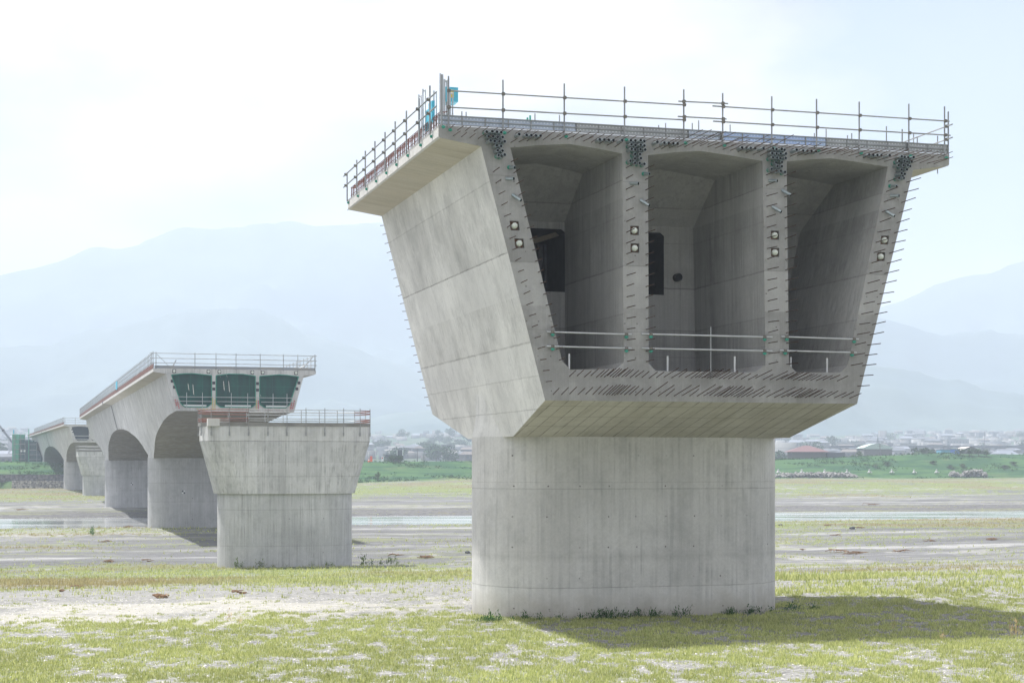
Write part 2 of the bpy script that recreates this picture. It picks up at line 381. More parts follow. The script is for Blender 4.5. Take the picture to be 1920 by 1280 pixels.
steel_l=simple('bright_galvanised_tube',(.50,.52,.53),.35,.6,.2,2.0)
rust=simple('rusty_steel',(.085,.05,.035),.9,.0,.45,9,(.16,.075,.04))
rustr=simple('red_rusty_steel',(.17,.08,.06),.9,.0,.4,5,(.14,.06,.05))
rebarm=simple('dark_rebar',(.05,.038,.032),.8,.2,.3,8,(.10,.055,.035))
ductm=simple('galvanised_duct',(.42,.47,.48),.28,.75,.25,6,(.28,.34,.35))
ductin=simple('duct_inside_shade',(.015,.015,.018),.9)  # near-black: the shade in the pipe mouths is put into the colour
greenp=simple('green_plastic',(.04,.30,.22),.5,0,.3,5)
capm=simple('white_anchor_cap',(.62,.66,.60),.45,0,.12,6)
darkm=simple('dark_and_shade',(.06,.06,.07),.9)  # dark parts; in the manholes and far recesses it paints their shade
bluep=simple('pale_blue_paint',(.09,.46,.62),.5,0,.12,2)
yellowp=simple('yellow_paint',(.62,.50,.08),.5,0,.15,2)
redp=simple('red_paint',(.50,.03,.05),.5,0,.15,2)
orangep=simple('orange_paint',(.75,.11,.03),.5,0,.1,2)
whitep=simple('white_plastic',(.70,.72,.72),.5,0,.08,3)
def toe_mat(name,c,c2):
    t=NT(name); p=t.pos(-FA.ang); sp=t.n('ShaderNodeSeparateXYZ'); t.l(p,sp.inputs[0]); x,y,z=sp.outputs
    fx=t.math('SUBTRACT',t.math('FRACT',t.math('MULTIPLY',x,1/.115)),.5); row=t.math('FLOOR',t.math('MULTIPLY',z,1/.075))
    fx=t.math('SUBTRACT',t.math('FRACT',t.math('ADD',t.math('MULTIPLY',x,1/.115),t.math('MULTIPLY',row,.5))),.5)
    fz=t.math('SUBTRACT',t.math('FRACT',t.math('MULTIPLY',z,1/.075)),.5)
    d=t.math('SQRT',t.math('ADD',t.math('MULTIPLY',t.math('MULTIPLY',fx,1.5),t.math('MULTIPLY',fx,1.5)),t.math('MULTIPLY',fz,fz)))
    f=t.noise(p,1.4,4)
    c_=t.mix(t.rng(f,.3,.7),c,c2); c_=t.mix(t.rng(d,.16,.26,.75,0),c_,(.82,.84,.86))
    t.bsdf(c_,.5,.35); return t.mat
toe_a=toe_mat('galvanised_plank',(.44,.50,.60),(.34,.39,.47)); toe_b=toe_mat('bluish_plank',(.34,.46,.75),(.42,.52,.68)); toe_c=toe_mat('grey_plank',(.38,.40,.41),(.30,.31,.32))
def net_mat():
    t=NT('green_mesh_sheet'); p=t.pos(-FB.ang); f=t.noise(p,1,4,.6,sc3=(1.3,1.3,.3)); f2=t.noise(p,1.1,5,.7)
    sp=t.n('ShaderNodeSeparateXYZ'); t.l(p,sp.inputs[0])
    c=t.mix(t.rng(f,.35,.7),(.008,.085,.068),(.012,.045,.045)); c=t.mix(t.rng(f2,.6,.75,0,.35),c,(.02,.17,.12))
    gx=t.math('FRACT',t.math('MULTIPLY',sp.outputs[0],1/1.35)); gz=t.math('FRACT',t.math('MULTIPLY',sp.outputs[2],1/1.15))
    ln=t.math('MAXIMUM',t.math('GREATER_THAN',gx,.97),t.math('GREATER_THAN',gz,.965))
    c=t.mix(t.math('MULTIPLY',ln,.35),c,(.03,.2,.16))
    t.bsdf(c,.75); return t.mat
netm=net_mat()

def z_rows(levels): return levels
def stations_main(s):
    return None
HAUNCH=[(0,1.04),(1.5,1.45),(3.0,1.78),(4.87,2.16),(8.2,3.06),(13,3.95),(18,4.55),(22.6,4.98),(30,5.62),(38,6.02),(47.6,6.25),(56,6.33)]
def zb(tt): return float(np.interp(tt,[a for a,b in HAUNCH],[b for a,b in HAUNCH]))

def outer_loop(fr,s,zbot,top=T,rr=.05):
    wb=web_w(zbot)
    L=[(0,top),(0,top-.36),(.05,top-.41),(1.44,10.47),(wb,zbot),(W-wb,zbot),(W-1.44,10.47),(W-.05,top-.41),(W,top-.36),(W,top)]
    return [fr.P(w,s,z) for w,z in L]
OM=[3,3,2,0,1,0,2,3,3,4]   # material per outer side: fascia, flange soffit, web, soffit, ..., deck top

def oval(cx_frame,wc,sc_,halfd,r,n=28):
    """stadium plan: points (w,s)"""
    pts=[]
    for i in range(n+1):
        a=math.pi/2+math.pi*i/n; pts.append((wc-halfd+r*math.cos(a),sc_+r*math.sin(a)))
    for i in range(n+1):
        a=-math.pi/2+math.pi*i/n; pts.append((wc+halfd+r*math.cos(a),sc_+r*math.sin(a)))
    # split the straight parts
    return pts
def column(fr,wc,s0,z0,z1,parent,mat,halfd=2.82,r=3.2,name='column'):
    m=MB(); P=oval(fr,wc,s0,halfd,r)
    rows=[[fr.P(w,s,z) for w,s in P] for z in np.linspace(z0,z1,5)]
    m.quads(rows,0,True,True); m.poly(rows[-1]); m.poly(rows[0][::-1])
    return m.build(name,mat,parent)

def fairing(fr,s0,parent,mat,halfd=2.82,r=3.2):
    """the column's rounded nose running out into the leaning web above it"""
    for sg in (-1,1):
        rows=[]
        for k in range(9):
            f=k/8.; z=1.04+2.3*f; ww=web_w(z); row=[]
            for i in range(21):
                a=math.pi/2+math.pi*i/20; w=W/2-halfd+r*math.cos(a); q=r*math.sin(a)
                w0=w*(1-f**1.0)+(ww+.05)*f; w0=min(w0,ww+.6) if w0>ww else w0
                q=q*(1-.55*f)
                row.append(fr.P(w0 if sg<0 else W-w0,s0+q,z))
            rows.append(row)
        m=MB(); m.quads(rows,0,False,True); m.build('fairing',mat,parent)

# ------------------------------------------------------------------ MAIN PIER HEAD
base=FA.P(W/2,8.07,-5.6)
main=empty('bridge_pier',base,'massive concrete pier head with three open cells and rows of rebar, nearest the viewer','bridge pier')
cellsA=[]
for pts in ([(957,277),(1010,272.2),(1067,270),(1120,278.5),(1167,288),(1169.5,679),(1155,691.5),(1070,692.6),(1054,676)],
            [(1215,291),(1262,286),(1312,283),(1372,292),(1430,302),(1435.5,684),(1415,698),(1229,695),(1216.5,680.6)],
            [(1475,303),(1516,299),(1558,297),(1612,304.5),(1665,313),(1589.6,684),(1575.5,698),(1493.5,698),(1479.4,684)]):
    cellsA.append([face(*p) for p in pts])
caps_px=[(965,423),(974,456),(1190,432),(1190.5,465),(1453,441),(1453.5,473),(1659,450),(1652,481)]
capsA=[face(*p) for p in caps_px]
def girder_main():
    m=MB(); SE=16.15
    st=[(0,2.16),(4.87,1.04),(11.28,1.04),(SE,2.16)]
    m.quads([outer_loop(FA,s,z) for s,z in st],OM)
    ol=outer_loop(FA,0,2.16); ol2=outer_loop(FA,SE,2.16)
    holes=[[FA.P(w,0,z) for w,z in c] for c in cellsA]
    h=.155; rec=[]
    for (w,z) in capsA:
        sl=.13*(1 if w<4 else (-1 if w>14 else 0))
        q=[(w-h-sl*h,z+h),(w+h-sl*h,z+h),(w+h+sl*h,z-h),(w-h+sl*h,z-h)]; rec.append(q)
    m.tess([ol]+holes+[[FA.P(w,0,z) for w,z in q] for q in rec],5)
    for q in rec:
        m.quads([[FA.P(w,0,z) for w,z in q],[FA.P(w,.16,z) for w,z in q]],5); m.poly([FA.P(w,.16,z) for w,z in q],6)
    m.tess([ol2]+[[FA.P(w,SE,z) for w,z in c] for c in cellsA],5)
    for k,c in enumerate(cellsA):
        # far side recess
        m.quads([[FA.P(w,SE,z) for w,z in c],[FA.P(w,10.6,z) for w,z in c]],6); m.tess([[FA.P(w,10.6,z) for w,z in c]],6)
        cx=sum(w for w,z in c)/len(c)
        c2=[(w+(.03 if w<cx else -.03)*(1 if abs(w-cx)>.7 else 0),z) for w,z in c]
        rows=[c,c,c2,c2]; ss=[0,2.9,3.3,6.28]
        m.quads([[FA.P(w,s,z) for w,z in rr] for rr,s in zip(rows,ss)],6)
        # diaphragm with manhole
        wl=face(1215,500)[0]
        hole={0:(4.35,6.36,6.45,8.78),1:(8.3,10.30,6.45,8.80),2:(12.8,13.6,6.5,8.7)}[k]
        H=[(hole[0],hole[2]),(hole[1],hole[2]),(hole[1],hole[3]-.12),(hole[1]-.15,hole[3]),(hole[0]+.15,hole[3]),(hole[0],hole[3]-.12)]
        m.tess([[FA.P(w,6.28,z) for w,z in c2],[FA.P(w,6.28,z) for w,z in H]],6)
        m.quads([[FA.P(w,6.28,z) for w,z in H],[FA.P(w,10.0,z) for w,z in H]],7); m.tess([[FA.P(w,10.0,z) for w,z in H]],7)  # opening coloured dark throughout, its shade put into the material
        # thick sloping haunch under the cell roof
        wl=min(w for w,z in c2)-.03; wr=max(w for w,z in c2)+.03
        r0=[FA.P(wl,3.75,10.75),FA.P(wr,3.75,10.75)]; r1=[FA.P(wl,6.30,9.02),FA.P(wr,6.30,9.02)]; r2=[FA.P(wl,6.30,10.9),FA.P(wr,6.30,10.9)]
        m.quads([r0,r1,r2],6,False)
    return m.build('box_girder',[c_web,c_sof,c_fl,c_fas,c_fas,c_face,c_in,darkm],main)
girder_main()
m=MB(); m.box(FA.P(5.2,7.2,8.35),(FA.v*1.3+Vector((0,0,.42))),FA.u*.2,Vector((0,0,.09)))  # lighter slanted strip, coloured for the lit edge of a slab in the opening
m.build('slab_edge',simple('lit_slab_edge',(.26,.22,.17),.9),main)
for q in range(9):
    m=MB(); m.box(FA.P(4.3+q*.26,8.6+.05*(q%2),7.5),FA.v*.10,FA.u*.02,Vector((0,0,1.0))); m.build('form_board',simple('grey_board',(.16,.16,.18),.8,0,.5,3) if q==0 else bpy.data.materials['grey_board'],main)
column(FA,W/2,8.07,-7.2,1.06,main,c_col,2.82,3.2); fairing(FA,8.07,main,c_web)
# anchor caps
def cap_mesh(r=.105):
    m=MB(); n=14; rows=[]
    for i in range(6):
        a=math.pi/2*i/5.0001; rr=r*math.cos(a); dd=.10+r*1.1*math.sin(a)
        rows.append([FA.v*(rr*math.cos(2*math.pi*j/n))+Vector((0,0,rr*math.sin(2*math.pi*j/n)))-FA.u*dd for j in range(n)])
    rows.insert(0,[FA.v*(r*math.cos(2*math.pi*j/n))+Vector((0,0,r*math.sin(2*math.pi*j/n))) for j in range(n)])
    m.quads(rows,0,True,True); m.poly(rows[-1])
    m.box((0,0,0),FA.v*.135,FA.u*-.03,Vector((0,0,.135)),1)
    return m.mesh('anchor_cap',[capm,rust])
cm=cap_mesh()
for w,z in capsA: link('anchor_cap',cm,main,FA.P(w,.12,z)-Vector(main.location))
# ducts
def duct_mesh(L,d,base_green):
    m=MB(); d=Vector(d).normalized(); p1=d*L; r=.058; n=12
    m.tube(-d*.02,p1,r,n,0,caps=False); m.tube(p1+d*.001,p1-d*.25,r*.86,n,1,caps=False)
    a=d.orthogonal().normalized(); b=d.cross(a)
    ring=lambda R,o:[p1+d*o+(a*math.cos(2*math.pi*i/n)+b*math.sin(2*math.pi*i/n))*R for i in range(n)]
    m.quads([ring(r,0),ring(r*.86,.001)],0); m.poly(ring(r*.86,-.06),1)
    if base_green: m.tube(-d*.01,d*.07,r*1.12,n,2)
    return m.mesh('duct_pipe',[ductm,ductin,greenp])
out=-FA.u
dm=[duct_mesh(.34,out,0),duct_mesh(.42,out,0),duct_mesh(.30,out,1),duct_mesh(.40,out,1)]
dside=[duct_mesh(.30,out*.75+FA.v*.35-Vector((0,0,.12)),1),duct_mesh(.30,out*.55+FA.v*.4-Vector((0,0,.08)),0),duct_mesh(.38,out*.45+FA.v*.35-Vector((0,0,.35)),0)]
def put_duct(me,w,z): link('duct_pipe',me,main,FA.P(w,0,z)-Vector(main.location))
tops=[face(929,262)[0]-.12,face(1190,275)[0],face(1453,290)[0],face(1692,300)[0]]
ztops=[10.90,10.88,10.86,10.84]
for k,wc in enumerate(tops):
    zt=ztops[k]; sh=.05 if k==0 else (-.04 if k==3 else 0)
    for r_ in range(3):
        for c_ in range(4): put_duct(random.choice(dm),wc-.26+c_*.16+sh*r_,zt-r_*.15)
    for r_ in range(3):
        for c_ in range(2): put_duct(random.choice(dm[:3]),wc-.10+c_*.165+sh*(3+r_)*(1 if k==0 else 1),zt-.45-r_*.145)
    if k<3: put_duct(dm[2],wc+.24,zt-.76)
    if k>0: put_duct(dm[2],wc-.26+(.1 if k==3 else 0),zt-.68)
for c_ in range(3):
    cl=cellsA[c_]; wl=cl[0][0]; wr=cl[4][0]
    for o in (.18,.46,.62,.78,.94): put_duct(dm[1 if o<.4 else 0],wl+o,10.86-.0*o)
    for o in (.16,.44,.60,.76,.92): put_duct(dm[1 if o<.4 else 0],wr-o,10.85)
for (px,py,k) in [(954,314,0),(950,335,1),(962,366,2),(1206,326,0),(1183,344,1),(1202,376,2),(1443,339,1),(1467,357,2),(1449,388,2),(1668,349,0),(1671,367,1),(1661,396,2)]:
    put_duct(dside[k],*face(px,py))
# rebars
bars=[]   # (w,z,length,radius,tilt_w,tilt_z)
def bar(w,z,L,r=.0155,tw=0,tz=0,j=1.0): bars.append((w,z,L,r,tw+random.uniform(-.05,.05)*j,tz+random.uniform(-.035,.035)*j))
def inner_at(cell,z,side):
    pts=cell[4:6] if side=='r' else [cell[0],cell[8]]
    (w0,z0),(w1,z1)=pts; return w0+(w1-w0)*(z0-z)/(z0-z1)
z=10.02
i=0
while z>2.45:
    if z<9.95: bar(web_w(z)+.20,z,.72)
    bar(W-web_w(z)-.14,z,.95)
    if z>3.3:
        for k in range(3):
            bar(inner_at(cellsA[k],z,'l')-.09,z,.70+.1*k)
            bar(inner_at(cellsA[k],z,'r')+.13,z,.75+.05*k)
    z-=.362; i+=1
w=.35
while w<W-.2:
    L=random.uniform(.75,.95)
    if 7.6<w<12.3 and random.random()<.6: L=random.uniform(1.9,2.3)
    elif 12.3<w: L=random.uniform(.9,1.15)
    bar(w,T-.13,L,.012); w+=.285
w=.5
while w<W-.6:
    zc=None
    for c in cellsA:
        if c[0][0]<w<c[4][0]: zc=float(np.interp(w,[p[0] for p in c[:5]],[p[1] for p in c[:5]]))+.17
    if w<1.9: zc=T-.42+(.2 if w>1 else .05)-.0*w; zc=T-.30-.05*w
    if w>W-1.9: zc=T-.36
    if zc is None: w+=.28; continue
    L=random.uniform(.75,.95)
    if 7.6<w<12.3 and int(w/.56)%2: L=random.uniform(1.7,2.2)
    elif w>12.3: L=random.uniform(.9,1.5)
    bar(w,zc,L,.0125); w+=.28
# bottom slab bars
wb0=web_w(2.16)
w=wb0+.28
while w<W-wb0-.1:
    k=(w-wb0)/(W-2*wb0)
    dense=max(math.exp(-((k-.2)/.06)**2),math.exp(-((k-.56)/.07)**2),math.exp(-((k-.8)/.05)**2))
    L=random.uniform(.62,.72)+.25*min(1,k*2)+.35*dense
    if .30<k<.75 and random.random()<.4: L=random.uniform(1.45,1.9)
    bar(w,2.36+random.uniform(-.02,.03),L*.85,.0145,tw=.05,tz=(.34-.14*k)*(1 if L<1.4 else .8),j=.5)
    w+=.29*(1-.68*dense)
w=wb0+.85
while w<W-wb0-.75:
    k=(w-wb0)/(W-2*wb0)
    dense=max(math.exp(-((k-.2)/.07)**2),math.exp(-((k-.5)/.07)**2),math.exp(-((k-.78)/.06)**2))
    L=random.uniform(.6,.7)+.2*min(1,k*2)+.3*dense
    if .32<k<.72 and random.random()<.35: L=random.uniform(1.3,1.6)
    bar(w,2.98+random.uniform(-.04,.03),L*.82,.0145,tw=.05,tz=(.30-.13*k)*(1 if L<1.2 else .8),j=.5)
    w+=.28*(1-.66*dense)
def bar_mb(m,b):
    w,z,L,r,tw,tz=b
    p0=FA.P(w,.02,z); p1=FA.P(w+tw*L,-L,z+tz*L); m.tube(p0,p1,r,5)
def scr(b):
    w,z,L,r,tw,tz=b; a=FA.P(w,0,z); c=FA.P(w+tw*L,-L,z+tz*L)
    return math.hypot(a.x/a.y-c.x/c.y,a.z/a.y-c.z/c.y)*(r/.014)
bars.sort(key=scr,reverse=True)
for b in bars[:100]:
    m=MB(); bar_mb(m,b); m.build('rebar',rebarm,main)
m=MB()
for b in bars[100:]: bar_mb(m,b)
# stubs at the far end, seen past the left edge
zz=10.1
while zz>2.4:
    p=FA.P(web_w(zz)+.1,16.1,zz); m.tube(p,p+FA.u*.45-FA.v*.17+Vector((0,0,random.uniform(-.05,.05))),.013,5); zz-=.36
for k in range(6):
    p=FA.P(.15+k*.28,16.1,T-.25); m.tube(p,p+FA.u*.9-Vector((0,0,.05)),.013,5)
o=m.build('rebar',rebarm,main); o['kind']='stuff'
# hooped bars standing along the left deck edge
hm=MB()
hm.tube((0,0,0),(0,0,.46),.012,5); hm.tube(Vector((0,0,.46)),FA.v*.22+Vector((0,0,.48)),.012,5)
hoop=hm.mesh('rebar_hoop',rustr)
for i in range(92): 
    o=link('rebar_hoop',hoop,main,FA.P(.10+random.uniform(-.02,.02),.12+i*.174+random.uniform(-.03,.03),T)-Vector(main.location))
m=MB()
for zt in (.18,.50): m.tube(FA.P(.12,.1,T+zt),FA.P(.12,16.1,T+zt),.011,5)
m.build('tie_bar',rust,main)
# threaded bars and stubs above the deck
for (px,py0,py1,gr) in [(866,226,209,0),(874,226,210,0),(989,235,222,1),(994,235,218,1),(1003,236,213,0),(1049,240,216,0),(1235,252,235,0),(1248,252,231,0),(1298,256,231,0),(1310,257,226,0),(1369,262,234,0),(1527,265,250,0),(1549,266,242,0),(1589,270,254,0),(1597,270,250,0),(1662,268,237,0),(1713,270,250,0),(1720,270,256,0),(1758,272,255,0)]:
    m=MB(); s_=1.2+random.random()*3; r=(px-HX)/FPX
    a=FA.A+FA.u*s_; w=(a.x-r*a.y)/(r*FA.v.y-FA.v.x); p=FA.P(w,s_,0); zt=(HY-py1)*p.y/FPX
    m.tube(Vector((p.x,p.y,T-.02)),Vector((p.x,p.y,zt)),.022,6,0)
    if gr: m.tube(Vector((p.x,p.y,zt-.18)),Vector((p.x,p.y,zt+.02)),.035,6,1)
    m.build('deck_bar',[steel,greenp],main)
# rusty mark plates on soffit
# far side of the diaphragm: drain pipe
m=MB(); c=FA.P(0,0,0)
r=(1273-HX)/FPX; a=FA.A+FA.u*6.0; w=(a.x-r*a.y)/(r*FA.v.y-FA.v.x); p=FA.P(w,6.3,0); zc=(HY-521)*p.y/FPX
m.tube(FA.P(w,6.3,zc),FA.P(w,6.0,zc),.15,16,0); m.tube(FA.P(w,5.999,zc),FA.P(w,5.995,zc),.13,16,1)  # dark disc stands in for the shade in the pipe's bore
m.build('drain_pipe',[darkm,ductin],main)
# upright white plastic pipes on the cell floors
for (px,y0,y1,s_) in [(1067,694,663,.5),(1251.5,696,667,.6),(1377.5,698,668,.6),(1482.5,690,669,.9),(1550.5,698,671,.5)]:
    a=FA.A+FA.u*s_; r=(px-HX)/FPX; w=(a.x-r*a.y)/(r*FA.v.y-FA.v.x); p=FA.P(w,s_,0)
    m=MB(); m.tube((p.x,p.y,3.0),(p.x,p.y,(HY-y1)*p.y/FPX),.035,8); m.build('plastic_pipe',whitep,main)

# ------------------------------------------------------------------ scaffold railings
def clamp_mesh(r=.055,mat=None):
    m=MB(); m.tube((-.0,0,-.05),(0,0,.05),r,8); m.box((0,0,0),(.06,0,0),(0,.045,0),(0,0,.03))
    return m
clampm=simple('clamp_steel',(.20,.19,.17),.6,.5,.3,20)
_cl=clamp_mesh().mesh('clamp',clampm)
_clg=clamp_mesh(.032).mesh('clamp',greenp)
TR=.028
def railing(label,pts,tops,rails,cat='railing',name='scaffold_railing',group=None,foot=0.0,matp=None,r=TR,clamps=True,railmats=None,green=False):
    """pts: feet of the posts; tops: post tops (z); rails: list of point lists"""
    root=empty(name,pts[0],label,cat,group); o0=Vector(pts[0]); matp=matp or steel
    for p,zt in zip(pts,tops):
        m=MB(); m.tube(Vector(p)-Vector((0,0,foot)),Vector((p[0],p[1],zt)),r,8); m.build('post',matp,root)
        if green: link('foot_clamp',_clg,root,Vector(p)-o0+Vector((.06,-.04,-.06)))
    for i,rl in enumerate(rails):
        m=MB()
        for a,b in zip(rl[:-1],rl[1:]): m.tube(a,b,r*.92,8)
        m.build('rail',railmats[i] if railmats else matp,root)
        if clamps:
            for p in pts:
                a=Vector(rl[0]); b=Vector(rl[-1]); L=(b-a).length; k=((Vector(p)-a).dot((b-a).normalized()))/L
                if -.01<k<1.01: link('clamp',_cl,root,a+(b-a)*k-o0)
    return root
# front
fx=[841,943,1058,1171,1282,1355,1447,1531,1611,1704,1771]; ft=[143,150,157,163,168,175,181,186,191,195,200]
sf=-.09; pts=[]; tops=[]
for x,yt in zip(fx,ft):
    w=face(x,200,s0=sf)[0]; p=FA.P(w,sf,T-.10); pts.append(p); tops.append((HY-yt)*p.y/FPX)
def seg(x0,y0,x1,y1,s0=-.16):
    a=face(x0,y0,s0=s0); b=face(x1,y1,s0=s0); return [FA.P(a[0],s0,a[1]),FA.P(b[0],s0,b[1])]
rl=[seg(838,170,1284,197),seg(838,201,1284,225),seg(1272,190,1365,194.5),seg(1271,218.5,1362,223.5),seg(1336,199,1780,227.5),seg(1337,227.5,1782,254)]
front=railing('galvanised scaffold railing with toe planks along the front edge of the nearest deck',pts,tops,rl,green=True)
# toe planks
def toe(x0,x1,zt0,zt1,mat,k):
    m=MB(); a=face(x0,220)[0]; b=face(x1,220)[0]
    A0=FA.P(a,0,0); B0=FA.P(b,0,0); s0=.05+.0*k
    for (z0,z1,th) in ((T+.03,T+.34,.012),):
        c=(A0+B0)/2+FA.u*s0+Vector((0,0,(z0+z1)/2)); m.box(c,FA.v*(b-a)/2*.998,FA.u*th,Vector((0,0,(z1-z0)/2)))
    for zc in (T+.035,T+.185,T+.335): 
        c=(A0+B0)/2+FA.u*(s0-.03)+Vector((0,0,zc)); m.box(c,FA.v*(b-a)/2,FA.u*.028,Vector((0,0,.014)),1)
    nr=int((b-a)/.75)
    for i in range(nr+1): m.box(FA.P(a+(b-a)*i/max(1,nr),s0-.02,T+.185),FA.v*.018,FA.u*.02,Vector((0,0,.15)),1)
    m.build('toe_plank',[mat,steel],front)
for k,(x0,x1,mt) in enumerate([(823,1081,toe_a),(1081,1291,toe_c),(1291,1352,toe_a),(1353,1550,toe_b),(1551,1702,toe_c),(1702,1778,toe_c)]): toe(x0,x1,0,0,mt,k)
# left
sp=[.15]; pts=[]; tops=[]
lx=[(828,140),(806,161),(786,185),(762,208),(741,228),(722,248),(703,265),(685,283),(669,300)]
for x,yt in lx:
    r=(x-HX)/FPX; w_=-.07; a=FA.A+FA.v*w_; s_=(a.x-r*a.y)/(r*FA.u.y-FA.u.x); p=FA.P(w_,s_,T-.15); pts.append(p); tops.append((HY-yt)*p.y/FPX)
pe=FA.P(-.07,15.9,T-.1); pts.append(pe); tops.append(12.2)
def lrail(dz): return [FA.P(-.13,-.25,T+dz),FA.P(-.13,16.4,T+dz)]
leftr=railing('scaffold railing running back along the left deck edge above rusty hoops',pts,tops,[lrail(1.02),lrail(.56)],green=True)
# right
pts=[FA.P(W+.02,s_,T-.1) for s_ in (.1,3.4,6.8,10.2,13.6)]; tops=[T+1.55]*5
railing('scaffold railing running back along the right deck edge',pts,tops,[[FA.P(W-.05,-.3,T+1.02),FA.P(W-.05,14,T+1.02)],[FA.P(W-.05,-.3,T+.55),FA.P(W-.05,14,T+.55)]])
# guard pipes across the open cells
def cellguard(label,xa,ya,xb,yb,xc,yc,xd,yd,post=None):
    s0=-.10
    a=face(xa,ya,s0=s0); P0=FA.P(a[0],s0,a[1]); root=empty('guard_rail',P0,label,'guard rail','guard pipes across the open cells of the nearest pier head')
    for (x0,y0,x1,y1) in ((xa,ya,xb,yb),(xc,yc,xd,yd)):
        q=seg(x0,y0,x1,y1,s0); m=MB(); m.tube(q[0],q[1],.030,8); m.build('rail',steel_l,root)
        for k in (.07,.94):
            c=q[0]+(q[1]-q[0])*k; link('clamp',_clg,root,c-Vector((0,0,.09))-P0); link('clamp',_cl,root,c-P0)
    if post:
        x,y0,y1=post; p=face(x,y0,s0=s0+.05); m=MB(); m.tube(FA.P(p[0],s0+.05,(HY-y0)*FA.P(p[0],0,0).y/FPX),FA.P(p[0],s0+.05,(HY-y1)*FA.P(p[0],0,0).y/FPX),.026,8); m.build('post',steel,root)
cellguard('pair of galvanised guard pipes across the left open cell',1025,622,1184,627,1025,649,1184,653)
cellguard('pair of guard pipes with an upright across the middle open cell',1203,626,1448,632,1203,653,1448,658,(1332.5,613,708))
cellguard('pair of guard pipes across the right open cell',1465,631,1610,636,1462,657,1606,661)
# blue box and bundle of tubes at the corner
bx=FA.P(.62,1.0,0); root=empty('control_box',(bx.x,bx.y,T+.02),'pale blue cabinet with a yellow plate at the left front deck corner','cabinet')
m=MB(); m.box((bx.x,bx.y,12.28),FA.v*.22,FA.u*.30,Vector((0,0,.24))); 
m.build('cabinet',bluep,root)
m=MB(); m.box((bx.x,bx.y,12.29)-np.array([0,0,0]) if False else Vector((bx.x,bx.y,12.30))-FA.u*.305-FA.v*.03,FA.v*.10,FA.u*.006,Vector((0,0,.13))); m.build('plate',yellowp,root)
m=MB()
for (a,b) in ((-.15,-.2),(.15,.2)): q=bx+FA.v*a+FA.u*b; m.tube((q.x,q.y,T),(q.x,q.y,12.06),.022,6)
m.build('stand',steel,root)
for k,(w_,s_,h_) in enumerate([(.12,.25,1.75),(.32,.45,1.62),(.40,.9,1.72),(.06,2.5,1.72),(.10,3.3,1.7),(.25,1.7,1.5),(.48,.35,1.2)]):
    p=FA.P(w_,s_,T); m=MB(); m.tube(p,p+Vector((0,0,h_)),.026,8); m.tube(p+FA.v*.09,p+FA.v*.09+Vector((0,0,h_-.02)),.018,8); m.tube(p+Vector((0,0,h_-.06)),p+FA.v*.09+Vector((0,0,h_-.06)),.03,6)
    tag(m.build('screw_jack',steel_l),'upright galvanised jack tube standing behind the left front deck corner','jack tube','jack tubes at the left front deck corner')
for k,(w_,s_,dz) in enumerate([(.15,1.6,.75),(.2,2.3,.62)]):
    p=FA.P(w_,s_,T+dz); m=MB(); m.box(p,FA.v*.05,FA.u*.25,Vector((0,0,.34)))
    tag(m.build('panel_frame',bluep),'narrow pale blue form panel upright by the left front deck corner','form panel','blue form panels at the left front deck corner')

# ------------------------------------------------------------------ cap piers without deck (two of them)
def cap_pier(fr,label,ybase,mats,cx):
    """fr positioned so that P(W/2,0,..) is the pier centre"""
    root=empty('bridge_pier',fr.P(W/2,0,ybase),label,'bridge pier')
    column(fr,W/2,0,ybase-1.6,-2.45,root,mats[1])
    m=MB()
    def lp(hw,hs,r,z,ch):
        # 28 side points of a long plan shape: chamfered rectangle blended with stadium by ch
        st=oval(fr,W/2,0,hw-hs,hs,8)
        rc=[]
        n=8
        for i in range(n+1):
            a=math.pi/2+math.pi*i/n; ca,sa=math.cos(a),math.sin(a); k=1/max(abs(ca),abs(sa))**.86
            rc.append((W/2-hw+r+r*ca*k,hs*sa*min(1.0,k) if abs(sa)>.7 else hs*sa*1.0))
        for i in range(n+1):
            a=-math.pi/2+math.pi*i/n; ca,sa=math.cos(a),math.sin(a); k=1/max(abs(ca),abs(sa))**.86
            rc.append((W/2+hw-r+r*ca*k,hs*sa*min(1.0,k) if abs(sa)>.7 else hs*sa*1.0))
        return [fr.P(a[0]*(1-ch)+b[0]*ch,a[1]*(1-ch)+b[1]*ch,z) for a,b in zip(st,rc)]
    rows=[lp(6.35,3.45,3.3,-2.5,0),lp(6.9,3.47,3.0,-.4,.25),lp(7.6,3.5,2.6,2.12,.55),lp(7.62,3.5,2.6,3.42,.55)]
    m.quads(rows,0,True,False); m.poly(rows[-1]); m.poly(rows[0][::-1])
    m.build('cap',mats[0],root)
    # railing
    P=lp(8.1,3.62,2.6,0,.55); n=len(P)
    ring=[Vector((p.x,p.y,0)) for p in P]
    return root,ring,lp
